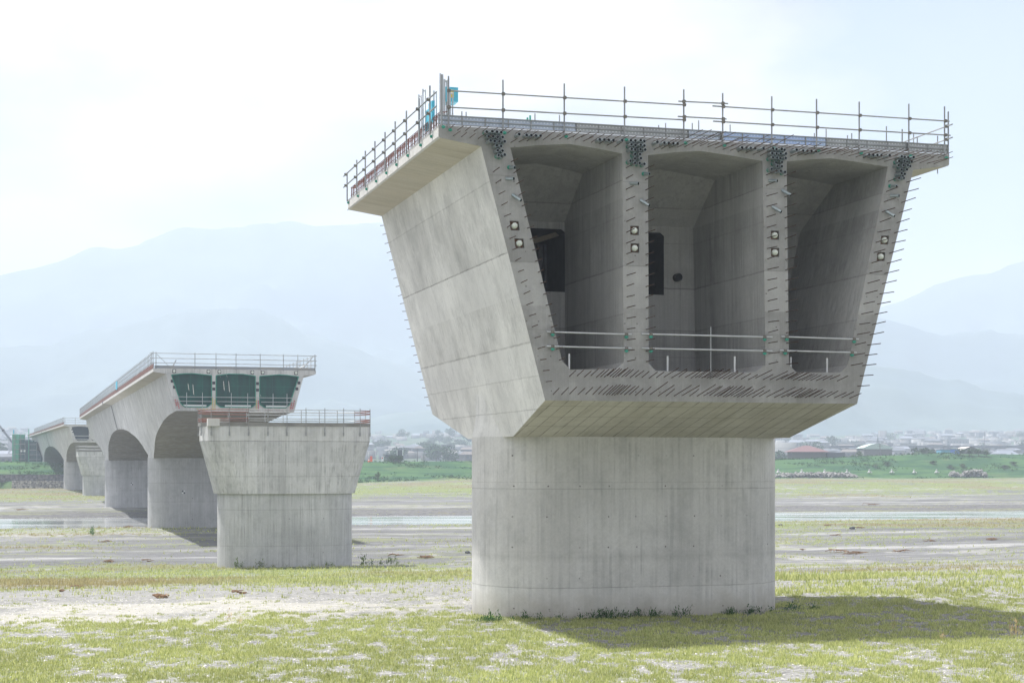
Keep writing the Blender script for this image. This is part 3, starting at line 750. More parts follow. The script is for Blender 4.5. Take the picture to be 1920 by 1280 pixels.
def cap_railing(fr,root_label,lp,rm,label,far=False):
    ring=lp(7.72,3.60,2.6,0,.55)
    # resample evenly
    L=[0]; R=ring+[ring[0]]
    for a,b in zip(R[:-1],R[1:]): L.append(L[-1]+(b-a).length)
    N=24 if not far else 20
    def at(t):
        t=t%1*L[-1]; i=max(j for j in range(len(L)) if L[j]<=t+1e-9); i=min(i,len(R)-2); k=(t-L[i])/max(1e-6,L[i+1]-L[i]); return R[i]+(R[i+1]-R[i])*k
    pts=[at(i/N)+Vector((0,0,2.9)) for i in range(N)]
    root=empty('scaffold_railing',pts[0],label,'railing')
    o0=Vector(pts[0])
    for p in pts:
        m=MB(); m.tube(p,Vector((p.x,p.y,5.05)),.035,6); m.box(Vector((p.x,p.y,2.75)),(.05,0,0),(0,.05,0),(0,0,.16)); m.build('post',steel,root)
    for j,(dz,off) in enumerate(((4.86,0),(4.62,.0),(4.08,0),(3.9,0))):
        m=MB(); m2=MB(); m3=MB()
        for i in range(N):
            a=at(i/N); b=at((i+1)/N); a=Vector((a.x,a.y,dz)); b=Vector((b.x,b.y,dz))
            rusty = (not far) and (a.x<-24.0 or a.x>-13.6)
            ((m2 if a.x<-20 else m3) if rusty else m).tube(a,b,.042 if rusty else .032,6)
        if m.v: m.build('rail',steel,root)
        if m2.v: m2.build('rail',rustr,root)
        if m3.v: m3.build('rail',rustr,root)
    m=MB()
    for i in range(N):
        a=at(i/N); b=at((i+1)/N); c=(a+b)/2; dd=(b-a)
        m.box(Vector((c.x,c.y,3.60)),dd/2,Vector((-dd.y,dd.x,0)).normalized()*.03,Vector((0,0,.15)))
    m.build('toe_plank',[simple('weathered_plank',(.22,.215,.20),.8,0,.4,.8)],root)
    return root
c2=Vector((-20.4,151.5)); F2=Frame(0,0,-.2865); off=F2.v*(W/2); F2.A=Vector((c2.x-off.x,c2.y-off.y,0))
r2,ring2,lp2=cap_pier(F2,'flared concrete pier without deck, scaffold rail round its top, mid distance',-9.05,(c_cap,c_capcol),None)
cap_railing(F2,None,lp2,None,'scaffold railing with rusty boards round the top of the flared pier')
m=MB(); p=F2.P(3.1,-2.6,3.75); m.box(p,F2.v*.9,F2.u*.5,Vector((0,0,.33))); tag(m.build('concrete_block',c_fas,None),'pale concrete block on top of the flared pier, left side','block')
F5=Frame(0,0,-.32); c5=Vector((-102.6,427)); off=F5.v*(W/2); F5.A=Vector((c5.x-off.x,c5.y-off.y,0))
r5,ring5,lp5=cap_pier(F5,'distant flared pier without deck between two finished deck spans',-7.5,(c_cap,c_capcol),None)
cap_railing(F5,None,lp5,None,'scaffold railing round the top of the distant flared pier',True)

# ------------------------------------------------------------------ long deck spans on two piers each
def span(fr,label,s_p,s_end,zg,net,cellmat,group=None):
    root=empty('bridge_span',fr.P(W/2,s_p[0],zg[0]),label,'bridge')
    PR=3.2
    def zbot(s):
        ds=[abs(s-p) for p in s_p]; d=min(ds)-PR
        return 1.04 if d<=0 else zb(d)
    st=set([0.0,s_end])
    for p in s_p:
        for a,_ in HAUNCH: st|={p-PR-a,p+PR+a}
        st|={p-PR-.3,p-PR-.8,p+PR+.3,p+PR+.8,p-PR-6.4,p+PR+6.4,p-PR-10,p+PR+10}
    st=sorted(s for s in st if 0<=s<=s_end)
    mid=(s_p[0]+s_p[1])/2
    st=[s for s in st if not (s>mid and abs(s-s_p[0])<abs(s-s_p[1])) ]
    m=MB(); m.quads([outer_loop(fr,s,zbot(s)) for s in st],OM)
    cells=[[(2.05,10.35),(3.5,10.52),(4.4,10.55),(6.6,10.35),(6.6,7.1),(6.1,6.72),(3.55,6.72),(3.1,7.1)],
           [(7.12,10.35),(8.6,10.55),(10.2,10.55),(11.65,10.35),(11.65,7.1),(11.2,6.72),(7.6,6.72),(7.12,7.1)],
           [(12.15,10.35),(14.3,10.55),(15.3,10.52),(W-2.05,10.35),(W-3.1,7.1),(W-3.55,6.72),(12.7,6.72),(12.15,7.1)]]
    bl=[]
    for c in ((2.0,9.65),(2.25,8.95),(6.86,9.5),(6.86,8.8),(11.9,9.5),(11.9,8.75),(W-2.0,9.65),(W-2.25,8.95)):
        bl.append([(c[0]-.17,c[1]-.17),(c[0]+.17,c[1]-.17),(c[0]+.17,c[1]+.17),(c[0]-.17,c[1]+.17)])
    bl=[[(x+(0.14 if i<2 else 0)-(.14 if i>5 else 0)*0,z) for x,z in b] for i,b in enumerate(bl)]
    for s0,sg in ((0,1),(s_end,-1)):
        m.tess([outer_loop(fr,s0,zbot(s0))]+[[fr.P(w,s0,z) for w,z in c] for c in cells],5)
        for c in cells:
            m.quads([[fr.P(w,s0,z) for w,z in c],[fr.P(w,s0+sg*5,z) for w,z in c]],6); m.tess([[fr.P(w,s0+sg*5,z) for w,z in c]],6)
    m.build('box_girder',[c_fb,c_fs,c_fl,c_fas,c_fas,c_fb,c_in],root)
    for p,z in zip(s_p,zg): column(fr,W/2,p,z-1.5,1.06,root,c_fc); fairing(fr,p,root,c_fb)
    for b in bl:
        q=MB(); q.poly([fr.P(w,-.02,z) for w,z in b],0); q.quads([[fr.P(w,-.02,z) for w,z in b],[fr.P(w,.05,z) for w,z in b]],0); q.build('recess_shade',darkm,root)  # flat dark plates, painted for the shade of the recesses
    # dark closing joint on web
    q=MB()
    for sj in (mid,):
        z0=zbot(sj)-.03
        a=[fr.P(1.43,sj-.55,10.47),fr.P(web_w(z0)-.03,sj-.55,z0)]; b=[fr.P(1.43,sj+.55,10.47),fr.P(web_w(z0)-.03,sj+.55,z0)]
        q.poly([x-fr.v*.03 for x in (a[0],a[1],b[1],b[0])]); q.box(fr.P(-.02,sj,T-.2),fr.v*.03,fr.u*.5,Vector((0,0,.23)))
        q.poly([x-Vector((0,0,.02)) for x in (fr.P(.05,sj-.45,T-.41),fr.P(.05,sj+.45,T-.41),fr.P(1.44,sj+.45,10.47),fr.P(1.44,sj-.45,10.47))])
    q.build('closing_joint',simple('dark_joint',(.06,.06,.075),.9),root)
    # kerb bars
    q=MB(); q.box(fr.P(.02,s_end/2,T+.27),fr.v*.04,fr.u*(s_end/2),Vector((0,0,.27))); q.build('kerb_bars',rustr,root)
    return root,cells,mid,zbot
rB,cellsB,midB,zbB=span(FB,'long arched bridge section on two columns, cells closed by green netting',(50.8,162.0),205.0,(-8.9,-8.8),True,None)
rC,cellsC,midC,zbC=span(FC,'farthest arched bridge section running to the scaffolding on the left bank',(50.0,161.0),196.0,(-7.3,-2.5),False,None)
# nets
for c in cellsB:
    m=MB(); n=10; N=[]
    m.tess([[FB.P(w,.35,z) for w,z in [(a,b) for a,b in c]]]); m.build('sheeting',netm,rB)
    m=MB()
    for a,b in zip(c,c[1:]+c[:1]): m.tube(FB.P(a[0],-.06,a[1]),FB.P(b[0],-.06,b[1]),.055,6)
    m.build('net_edge',simple('bright_green_mesh',(.03,.26,.19),.7),rB)
pale=simple('torn_net_gap',(.6,.6,.56),.8)
for (w,z,h) in ((3.95,9.0,.9),(4.5,8.7,1.3),(8.0,9.2,1.2),(8.6,9.1,1.4),(7.55,10.3,.35),(8.35,10.3,.4),(12.25,8.1,.4)):
    m=MB(); m.poly([FB.P(w-.03,.33,z+h/2),FB.P(w+.05,.33,z+h/2-.1),FB.P(w+.16,.33,z-h/2),FB.P(w+.05,.33,z-h/2+.2)]); m.build('net_tear',pale,rB)
cmB=None
def capB(fr,root,lst,mt,r,name,depth=.12):
    for (w,z) in lst:
        m=MB(); m.tube(fr.P(w,.0,z),fr.P(w,-depth,z),r,8); m.build(name,mt,root)
for (w,z) in ((2.35,10.8),(6.25,10.8),(7.5,10.8),(11.3,10.8),(12.5,10.8),(16.4,10.8)):
    m=MB(); m.box(FB.P(w,-.02,z),FB.v*.2,FB.u*.02,Vector((0,0,.2)),0); m.tube(FB.P(w,-.02,z),FB.P(w,-.2,z),.15,10,1); m.build('anchor_cap',[darkm,capm],rB)
lst=[(5.0+.36*i,6.48) for i in range(6)]+[(8.6+.36*i,6.48) for i in range(4)]+[(10.8+.36*i,6.48) for i in range(4)]
capB(FB,rB,lst,yellowp,.055,'duct_cap')
capB(FB,rB,[(6.72,6.5+.2*i) for i in range(7)]+[(6.98,6.5+.2*i) for i in range(6)]+[(11.78,6.5+.2*i) for i in range(6)]+[(2.95+.06*i,6.55+.2*i) for i in range(0)],yellowp,.06,'duct_cap')
capB(FB,rB,[(12.0,6.45+.2*i) for i in range(6)]+[(12.9+.33*i,6.46) for i in range(3)]+[(14.1+.33*i,6.46) for i in range(3)]+[(2.90-.05*i,6.6+.2*i) for i in range(5)]+[(2.62-.05*i,6.9+.2*i) for i in range(4)]+[(15.95+.05*i,6.5+.2*i) for i in range(6)]+[(15.7+.05*i,6.45+.2*i) for i in range(5)],redp,.065,'duct_cap')
# survey targets
for s_,w_ in ((50.8,8.0),(162,8.5)):
    for i,(a,b) in enumerate(((0,0),(1,1))):
        m=MB(); p=FB.P(w_+.22*a,s_-3.23,-3.7-.22*b); m.box(p,FB.v*.11,FB.u*.01,Vector((0,0,.11))); m.build('survey_target',darkm,rB)
    for i,(a,b) in enumerate(((1,0),(0,1))):
        m=MB(); p=FB.P(w_+.22*a,s_-3.23,-3.7-.22*b); m.box(p,FB.v*.11,FB.u*.01,Vector((0,0,.11))); m.build('survey_target',whitep,rB)

def edge_rail(fr,label,w,s0,s1,step,hs,hp,r=.04,matp=None,dense=False):
    n=int((s1-s0)/step); p0=fr.P(w,s0,T)
    root=empty('scaffold_railing',p0,label,'railing')
    pm=MB(); pm.tube((0,0,0),(0,0,hp),r,6); pm.tube(Vector((0,0,hp*.55)),fr.u*step*.45+Vector((0,0,0)),r*.6,5) if dense else None
    me=pm.mesh('post',matp or steel)
    for i in range(n+1): link('post',me,root,fr.P(w,s0+i*(s1-s0)/n,T)-p0)
    for h in hs:
        m=MB(); m.tube(fr.P(w,s0,T+h),fr.P(w,s1,T+h),r*.9,6); m.build('rail',matp or steel,root)
    return root
edge_rail(FB,'dense scaffold railing along the left edge of the green-netted bridge section',-.0,.2,204,2.1,(.7,1.2,1.7),1.95,.04,dense=True)
edge_rail(FB,'scaffold railing along the far right edge of the green-netted bridge section',W-.1,.2,60,2.5,(.7,1.2,1.7),1.9,.035)
edge_rail(FC,'dense scaffold railing along the left edge of the farthest bridge section',0,.2,150,3.0,(.7,1.2,1.7),1.95,.055,dense=True)
rails=[]
def face_rail(fr,label,xs,hp,hs,r,s0=-.1):
    pts=[fr.P(w,s0,T-.1) for w in xs]
    return railing(label,pts,[T+hp]*len(xs),[[fr.P(-.4,s0-.05,T+h),fr.P(W+.1,s0-.05,T+h)] for h in hs],r=r,clamps=False)
fB=face_rail(FB,'three-rail scaffold fence across the end face of the green-netted section',(.3,4.7,7.1,9.4,12.2,14.9,16.6,W-.1),1.85,(.62,1.15,1.72),.04)
m=MB(); m.box(FB.P(W/2,.1,T+.17),FB.v*(W/2-.15),FB.u*.03,Vector((0,0,.16))); m.build('toe_plank',simple('toe_mix',(.30,.29,.26),.8,0,.4,.35,(.22,.26,.32)),fB)
m=MB(); m.tube(FB.P(1.9,-.1,T+.1),FB.P(.4,-.1,T+1.6),.03,6); m.tube(FB.P(W-1.6,.1,T+.1),FB.P(W-.3,.1,T+1.7),.045,6); m.tube(FB.P(W-2.3,.3,T+.1),FB.P(W-.9,.3,T+.75),.05,6); m.tube(FB.P(2.2,.2,T+.2),FB.P(2.6,.2,T+1.0),.06,6); m.build('brace',steel,fB)
face_rail(FC,'three-rail scaffold fence across the end face of the farthest section',(.3,3,6,9,12,15,W-.1),1.85,(.62,1.15,1.72),.06)
# guard rails over cells of B and C
for k,c in enumerate(cellsB):
    wa,wb_=[(1.9,6.75),(6.9,12.0),(12.0,16.4)][k]; p0=FB.P(wa,-.3,8.0)
    root=empty('guard_rail',p0,'guard rails with uprights across the %s green-netted cell'%('left','middle','right')[k],'guard rail','guard rails across the green-netted cells')
    for z in (7.85,7.35): 
        m=MB(); m.tube(FB.P(wa+(.0 if z>7.5 else .3),-.3,z),FB.P(wb_,-.3,z),.035,6); m.build('rail',steel_l,root)
    for f in (.38,.75):
        m=MB(); w_=wa+(wb_-wa)*f; m.tube(FB.P(w_,-.28,6.6),FB.P(w_,-.28,8.35),.035,6); m.build('post',steel_l,root)
    m=MB(); m.box(FB.P((wa+wb_)/2+.2,.1,6.85),FB.v*1.5,FB.u*.04,Vector((0,0,.12))); m.build('toe_plank',whitep,root)
for k,c in enumerate(cellsC):
    wa,wb_=[(1.9,6.75),(6.9,12.0),(12.0,16.4)][k]; p0=FC.P(wa,-.3,8.0)
    root=empty('guard_rail',p0,'pale guard rails across the %s dark cell of the farthest section'%('left','middle','right')[k],'guard rail','guard rails across the farthest dark cells')
    for z in (7.95,7.0): 
        m=MB(); m.tube(FC.P(wa,-.3,z),FC.P(wb_,-.3,z),.09,6); m.build('rail',steel_l,root)
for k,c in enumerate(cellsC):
    m=MB(); m.tess([[FC.P(w,.6,z) for w,z in c]]); m.build('sheeting',simple('cell_shade',(.03,.05,.06),.9),rC)  # dark sheets put in the open cells for the shade inside them
m=MB(); p=FB.P(-.1,66,T+1.0); m.box(p,FB.v*.05,FB.u*1.2,Vector((0,0,.6))); tag(m.build('panel_frame',bluep),'small pale blue panel on the railing of the netted section','panel')

# ------------------------------------------------------------------ scaffolding tower and crane on the left bank
gnet=simple('green_scaffold_net',(.03,.26,.14),.8,0,.35,.8,(.05,.34,.2)); dnet=simple('dark_teal_net',(.02,.09,.10),.85,0,.5,.5)
def at(px,py,Y): return Vector(((px-HX)/FPX*Y,Y,(HY-py)*Y/FPX))
def scaffold():
    Y=612; root=empty('scaffold_tower',at(50,868,Y),'green-netted scaffold tower at the far left end of the bridge','scaffold')
    a=at(28,818,Y); b=at(39,815,Y-2); 
    m=MB(); m.box(Vector(((a.x+b.x)/2,Y,6)),(1.15,0,0),(0,4,0),(0,0,5.2)); m.build('green_sheet',gnet,root)
    m=MB(); m.box(Vector((at(49,0,Y).x,Y+1,4.6)),(1.75,0,0),(0,3.5,0),(0,0,4.6)); m.build('dark_sheet',dnet,root)
    m=MB()
    xs=[(54,822),(70,828),(81,862)]
    pts=[at(55,868,Y-3),at(55,825,Y-3),at(68,829,Y-3),at(69,843,Y-3),at(76,853,Y-3),at(82,868,Y-3)]
    m.poly(pts); m.poly([p+Vector((0,3,0)) for p in pts][::-1]); m.quads([pts,[p+Vector((0,3,0)) for p in pts]],0,True); m.build('sloping_sheet',dnet,root)
    for px,y0 in ((26,815),(54,804),(39,812),(47,812),(69,829),(28,806)):
        m=MB(); m.tube(at(px,868,Y-4),at(px,y0,Y-4),.10 if px!=54 else .16,6,0); m.build('pole',[gnet if px==54 else steel],root)
    for y in (823,832,842,851,860):
        m=MB(); m.tube(at(25,y,Y-4.2),at(47,y,Y-4.2),.08,5); m.tube(at(55,y+1,Y-4.2),at(68 if y<850 else 76,y+1,Y-4.2),.08,5); m.build('ledger',steel,root)
    for x in (40,46):
        m=MB(); m.box(at(x,845,Y-4.3),(.35,0,0),(0,.05,0),(0,0,.35)); m.build('lamp_panel',whitep,root)
    m=MB(); m.box(at(25.5,809,Y-4),(.22,0,0),(0,.05,0),(0,0,.7)); m.build('banner',bluep,root)
scaffold()
def crane():
    Y=640; root=empty('mobile_crane',at(40,868,Y),'mobile crane with its pale lattice boom raised beyond the left bank','crane')
    boom=MB(); a=at(31,838,Y); b=at(-14,781,Y); mid=a+(b-a)*.55
    boom.tube(a,mid,.55,4); boom.tube(mid,b,.40,4); boom.build('boom',simple('grey_boom',(.22,.24,.28),.5),root)
    m=MB(); m.tube(mid-(b-a)*.01,mid+(b-a)*.02,.62,6); m.build('boom_joint',darkm,root)
    m=MB(); c=at(38,866,Y); m.box(c,(2.6,0,0),(0,1.2,0),(0,0,1.0)); m.box(c+Vector((-.8,0,1.8)),(1.1,0,0),(0,1.0,0),(0,0,.8)); m.tube(c+Vector((0,0,1)),a,.5,6); m.build('body',yellowp,root)
    for i in (-1.8,0,1.8):
        m=MB(); m.tube(c+Vector((i,-1.2,-1.2)),c+Vector((i,-1.6,-1.2)),.55,14); m.build('wheel',darkm,root)
crane()

# retaining walls on the left bank
def stone_mat(name,c1,c2,scale):
    t=NT(name); p=t.pos(); v=t.n('ShaderNodeTexVoronoi'); t.l(p,v.inputs['Vector']); v.inputs['Scale'].default_value=scale
    s=t.n('ShaderNodeSeparateColor'); t.l(v.outputs['Color'],s.inputs[0])
    c=t.mix(s.outputs[0],c1,c2); c=t.mix(t.rng(v.outputs['Distance'],.45,.75,0,.8),c,(.05,.05,.05)); t.bsdf(c,.9,0,v.outputs['Distance'],.5,.3); return t.mat
gab=stone_mat('gabion_stone',(.20,.19,.18),(.50,.48,.44),1.6); rev=stone_mat('dark_revetment',(.10,.10,.125),(.20,.19,.19),1.4)
nvec=Vector((-.277,.961,0)); tvec=Vector((.961,.277,0))
def wall_px(name,label,cat,x0,x1,d,z0,z1,th,mat):
    def p(px):
        r=(px-HX)/FPX; Y=d/(NX*r+NY); return Vector((r*Y,Y,0))
    a=p(x0); b=p(x1); c=(a+b)/2; m=MB(); n=24
    rows=[]
    for i in range(n+1):
        q=a+(b-a)*i/n; dz=random.uniform(-.10,.10); rows.append([q+Vector((0,0,z0)),q+nvec*.4+Vector((0,0,z1+dz)),q+nvec*(.4+th)+Vector((0,0,z1+dz)),q+nvec*(.4+th)+Vector((0,0,z0))])
    m.quads(rows,0,True); m.poly(rows[0]); m.poly(rows[-1][::-1])
    o=m.build(name,mat,None,org=(c.x,c.y,z0)); tag(o,label,cat); return o
wall_px('stone_wall','pale gabion stone wall at the foot of the left bank','wall',22,330,539.5,-7.6,-4.75,1.6,gab)
wall_px('retaining_wall','dark blockwork revetment wall above the pale stone wall','wall',-60,330,545,-5.2,-2.85,1.6,rev)

# ------------------------------------------------------------------ mountains
def forest(name,c1,c2,s):
    t=NT(name); p=t.pos(); f=t.noise(p,s,6,.65); f2=t.noise(p,s*7,4,.7)
    t.bsdf(t.mix(t.rng(f2,.4,.7,0,.5),t.mix(t.rng(f,.4,.6),c1,c2),(.02,.04,.025)),.95,spec=.1); return t.mat
fm=forest('mountain_forest',(.05,.08,.085),(.08,.11,.10),.0016)
def ridge(name,label,pts,D,foot,seed,rough=.05,back=1500):
    a=np.linspace(-1.0,1.0,420); pxs=HX+a*FPX; ys=np.interp(pxs,[p[0] for p in pts],[p[1] for p in pts])
    crest=(HY-ys)/FPX*D; crest=crest+(fbm(a*60,a*0,seed,4)-.5)*D*.006
    rows=[]; K=46
    for k in range(K):
        if k<34:
            f=k/33.; Y=foot+(D-foot)*f; h=crest*(f**1.25)
            n=(fbm(a*26+f*1.5,np.full_like(a,f*5.),seed+3,5)-.5); rid=(np.abs(fbm(a*14,np.full_like(a,f*2.),seed+9,4)-.5))
            h=h+(n*.34-rid*.5+.05)*crest*np.sin(math.pi*f)**.8
        else:
            g=(k-33)/(K-34.); Y=D+back*g; h=crest*(1-g*.9)
        rows.append(np.stack([a*Y,np.full_like(a,Y),h-(20 if k==0 else 0)],-1))
    V=np.concatenate(rows); n,m=K,len(a); idx=np.arange(n*m).reshape(n,m)
    F=np.stack([idx[:-1,:-1],idx[:-1,1:],idx[1:,1:],idx[1:,:-1]],-1).reshape(-1,4)
    tag(link(name,npmesh(name,V,F,[fm],True)),label,'mountains',kind='structure')
ridge('hills_far','pale far mountain range under the cloud',[(-2500,600),(-400,560),(0,515),(60,508),(110,495),(160,472),(210,465),(260,458),(310,437),(370,425),(450,430),(510,420),(600,418),(700,421),(760,430),(900,470),(1100,520),(1300,570),(1500,600),(1690,562),(1760,535),(1850,508),(1920,493),(2200,450),(4500,600)],5200,3900,1)
ridge('hills_middle','hazy blue middle mountain ridge',[(-2500,740),(-400,700),(0,655),(90,648),(160,622),(240,605),(330,585),(420,578),(480,580),(520,595),(580,625),(640,642),(700,665),(760,690),(820,715),(1000,730),(1300,700),(1500,630),(1600,598),(1655,596),(1700,608),(1760,625),(1800,623),(1850,618),(1920,626),(2200,600),(4500,740)],3900,3100,2)
ridge('hills_near','nearer wooded foothills above the town',[(-2500,805),(0,805),(200,803),(400,797),(600,790),(680,781),(740,771),(860,765),(1000,740),(1200,705),(1400,685),(1560,674),(1700,690),(1800,715),(1920,745),(2200,785),(4500,805)],3000,2300,5)

# ------------------------------------------------------------------ town, trees, poles
wallc=[simple('render_%d'%i,c,.85,0,.12,.2) for i,c in enumerate([(.17,.17,.175),(.12,.115,.11),(.25,.25,.25),(.10,.11,.125)])]
roofc=[simple('roofing_%d'%i,c,.7,0,.15,.3) for i,c in enumerate([(.08,.09,.11),(.12,.105,.10),(.16,.18,.22),(.20,.09,.08)])]
glassd=simple('dark_window',(.05,.06,.08),.3)
def house_mesh(w,d,h,rh,flat=False,simple_=False):
    m=MB(); m.box((0,0,h/2),(w/2,0,0),(0,d/2,0),(0,0,h/2),0)
    e=.35
    if flat: m.box((0,0,h+.15),(w/2+.1,0,0),(0,d/2+.1,0),(0,0,.15),1)
    else:
        for sx in (-1,1):
            pass
        A=[(-w/2-e,-d/2-e,h),(w/2+e,-d/2-e,h),(w/2+e,d/2+e,h),(-w/2-e,d/2+e,h)]; R0=(-w/2+rh*.6,0,h+rh); R1=(w/2-rh*.6,0,h+rh)
        m.poly([A[0],A[1],R1,R0],1); m.poly([A[2],A[3],R0,R1],1); m.poly([A[1],A[2],R1],1); m.poly([A[3],A[0],R0],1); m.poly(A[::-1],1)
    if not simple_:
        for i in range(max(1,int(w/3))):
            for j in range(max(1,int(h/3))):
                m.box((-w/2+1.6+i*3,-d/2-.02,1.5+j*2.9),(.7,0,0),(0,.03,0),(0,0,.6),2)
    return m
hms=[]
for k in range(14):
    w=random.uniform(8,16); h=random.choice([3.2,6,6,6.5]); fl=random.random()<.25
    hms.append((house_mesh(w,random.uniform(7,10),h,random.uniform(1.2,2.2),fl).mesh('house',[wallc[k%4],roofc[(k*3)%4 if k%7==3 else (k*5)%3],glassd]),w))
bigs=[]
for k in range(4):
    w=random.uniform(20,34); bigs.append(house_mesh(w,14,random.uniform(5,8),1.5,True).mesh('warehouse',[wallc[(k*2)%4],roofc[2],glassd]))
def visible_band(px):  # skip what the big piers hide
    return not (885<px<1445 or 200<px<660)
cnt=0; R=random.Random(3)
while cnt<190:
    px=R.choice([R.uniform(-20,60),R.uniform(655,890),R.uniform(1440,1930),R.uniform(1440,1930),R.uniform(1440,1930)])
    Y=820+1900*R.random()**1.1
    X=(px-HX)/FPX*Y
    if float(fbm(X*.004,Y*.004,55,2))<.33: continue
    z=float(terrain(X,Y))
    me,w=hms[R.randrange(14)]
    if R.random()<.05 and Y>1300: me=bigs[R.randrange(4)]
    o=link('house' if me not in bigs else 'warehouse',me,None,(X,Y,z-.3)); o.rotation_euler=(0,0,R.choice([0,.1,-.15,1.4,.5])+R.uniform(-.1,.1))
    if me in bigs: tag(o,'long flat-roofed hazy building in the distant town','building','long flat-roofed buildings in the distant town')
    else: tag(o,'small hazy house in the distant town beyond the levee','house','small houses in the distant town')
    cnt+=1
# the rest of the town reads as one mass
def town_mass():
    V=[];F=[];M=[]; n=2100; i=0
    cube=np.array([(-1,-1,0),(1,-1,0),(1,1,0),(-1,1,0),(-1,-1,1),(1,-1,1),(1,1,1),(-1,1,1)],float)
    fc=np.array([(0,1,5,4),(1,2,6,5),(2,3,7,6),(3,0,4,7),(4,5,6,7)])
    while i<n:
        px=R.uniform(-700,2600); Y=1100+1800*R.random(); X=(px-HX)/FPX*Y
        q=float(fbm(X*.002,Y*.003,58,3)); 
        if q<.40+ .2*(Y-1100)/1800: continue
        z=float(terrain(X,Y)); w=R.uniform(2.5,6) if R.random()<.96 else R.uniform(8,14); h=R.uniform(3.5,6.5) if R.random()<.98 else R.uniform(9,15)
        c=cube*[w,R.uniform(4,7),h]; V.append(c+[X,Y,z-.8]); F.append(fc+i*8); M+= [i%4]*4+[4+R.randrange(3)]; i+=1
    me=npmesh('town',np.concatenate(V),np.concatenate(F),wallc+roofc,False,None,np.array(M))
    tag(link('town_mass',me),'mass of tiny hazy rooftops covering the valley side','town',kind='stuff')
town_mass()
# trees
def leaf_mat(name,c1,c2):
    t=NT(name); p=t.pos(); f=t.noise(p,.5,4,.7); t.bsdf(t.mix(t.rng(f,.35,.65),c1,c2),.9,spec=.1); return t.mat
lf=[leaf_mat('foliage_dark',(.028,.06,.03),(.05,.09,.04)),leaf_mat('foliage_mid',(.05,.09,.035),(.09,.14,.05))]
bark=simple('bark',(.09,.07,.05),.95)
def tree_meshes(h,w,seed,conic=False):
    rr=random.Random(seed); tm=MB(); tm.tube((0,0,-.5),(0,0,h*.55),h*.035,6,0,h*.015)
    for k in range(5):
        a=rr.uniform(0,6.28); tm.tube((0,0,h*(.25+.08*k)),(math.cos(a)*w*.3,math.sin(a)*w*.3,h*(.5+.08*k)),h*.014,5,0,h*.006)
    V=[];F=[]; i=0
    lobes=[(rr.uniform(-.32,.32)*w,rr.uniform(-.3,.3)*w,h*rr.uniform(.35,.82),rr.uniform(.16,.3)*w) for _ in range(11)]
    for k in range(620):
        if conic:
            zz=rr.random()**1.3; R_=w*.5*(1-zz)*(.6+.4*rr.random()); a=rr.uniform(0,6.28); c=np.array([R_*math.cos(a),R_*math.sin(a),h*(.12+.88*zz)])
        else:
            L=lobes[rr.randrange(11)]; v=np.array([rr.gauss(0,1) for _ in range(3)]); v/=np.linalg.norm(v); c=np.array(L[:3])+v*L[3]*(.7+.3*rr.random())*np.array([1,1,.8])
        s=rr.uniform(.05,.1)*w*.7; a=np.array([rr.gauss(0,1) for _ in range(3)]); a/=np.linalg.norm(a); b=np.cross(a,[rr.gauss(0,1) for _ in range(3)]); b/=np.linalg.norm(b)
        V+= [c-a*s,c+b*s*.6,c+a*s,c-b*s*.6]; F.append((i,i+1,i+2,i+3)); i+=4
    return tm.mesh('trunk',bark), npmesh('crown',V,F,[lf[seed%2]])
tv=[tree_meshes(9,7,1),tree_meshes(8,8,2),tree_meshes(11,4,4,True),tree_meshes(7,9,6)]
def tree(px,py_base,Y,H,k,label,group=None,wide=1.0,on_ground=True):
    X=(px-HX)/FPX*Y; z=float(terrain(X,Y)) if on_ground else (HY-py_base)*Y/FPX
    hh=[9,8,11,7][k]; s=H/hh
    r=empty('tree',(X,Y,z),label,'tree',group)
    a=link('trunk',tv[k][0],r); b=link('crown',tv[k][1],r); r.scale=(s*wide,s*wide,s); r.rotation_euler=(0,0,R.uniform(0,6))
    return r
def treeb(px,ytop,Y,k,label,group=None,wide=1.0):
    X=(px-HX)/FPX*Y; z=float(terrain(X,Y)); return tree(px,0,Y,(HY-ytop)*Y/FPX-z,k,label,group,wide)
treeb(1608,837,720,0,'single dark round tree beside the arched pale hall',None,.8)
treeb(1727,838,760,3,'left of two broad dark trees beside the blue sheds',None,1.1)
treeb(1745,839,750,3,'right of two broad dark trees beside the blue sheds',None,1.1)
treeb(1646,817,1400,2,'pointed hazy conifer above the arched pale hall')
treeb(1529,829,1100,1,'round hazy tree right above the red-roofed house')
treeb(738,844,900,1,'dark tree behind the small dark-roofed building left of the main pier',None,1.2)
treeb(795,844,1000,2,'pointed dark tree left in the tree belt by the nearest pier')
G='trees of the hazy belt behind the levee'
for i in range(46):
    px=R.choice([R.uniform(797,885),R.uniform(700,880),R.uniform(1450,1920),R.uniform(1450,1920),R.uniform(-10,25)]); Y=R.uniform(850,2100)
    X=(px-HX)/FPX*Y
    tree(px,0,Y,R.uniform(6,13),R.choice([0,1,3,3]),'small dark hazy tree in the belt behind the levee',G,R.uniform(.9,1.5))
# shrubs on the levee
def shrub(px,py,H,Wd,label,group=None,k=1):
    p=ground(px,py); r=empty('shrub',p,label,'shrub',group); link('stem',tv[k][0],r); link('foliage',tv[k][1],r); s=H/[9,8,11,7][k]; r.scale=(s*Wd,s*Wd,s); r.rotation_euler=(0,0,R.uniform(0,6))
shrub(708,901,3.6,.7,'dark green shrub on the levee slope right of the flared pier',None,0)
for i,(px,py) in enumerate([(1800,853),(1818,854),(1835,854),(1850,855)]): shrub(px,py,2.6,1.6,'dark bush on the levee crest mound at far right','bushes on the levee crest mound')
for i in range(8):
    px=R.uniform(1640,1930); shrub(px,R.uniform(868,882),1.3,2.2,'low dark bush on the right part of the levee slope','bushes on the right levee slope',R.choice([0,1,3]))
for px in (738,748): shrub(px,866,2.3,1.7,'bush on the levee crest under the dark-roofed building','bushes under the dark-roofed building',1)
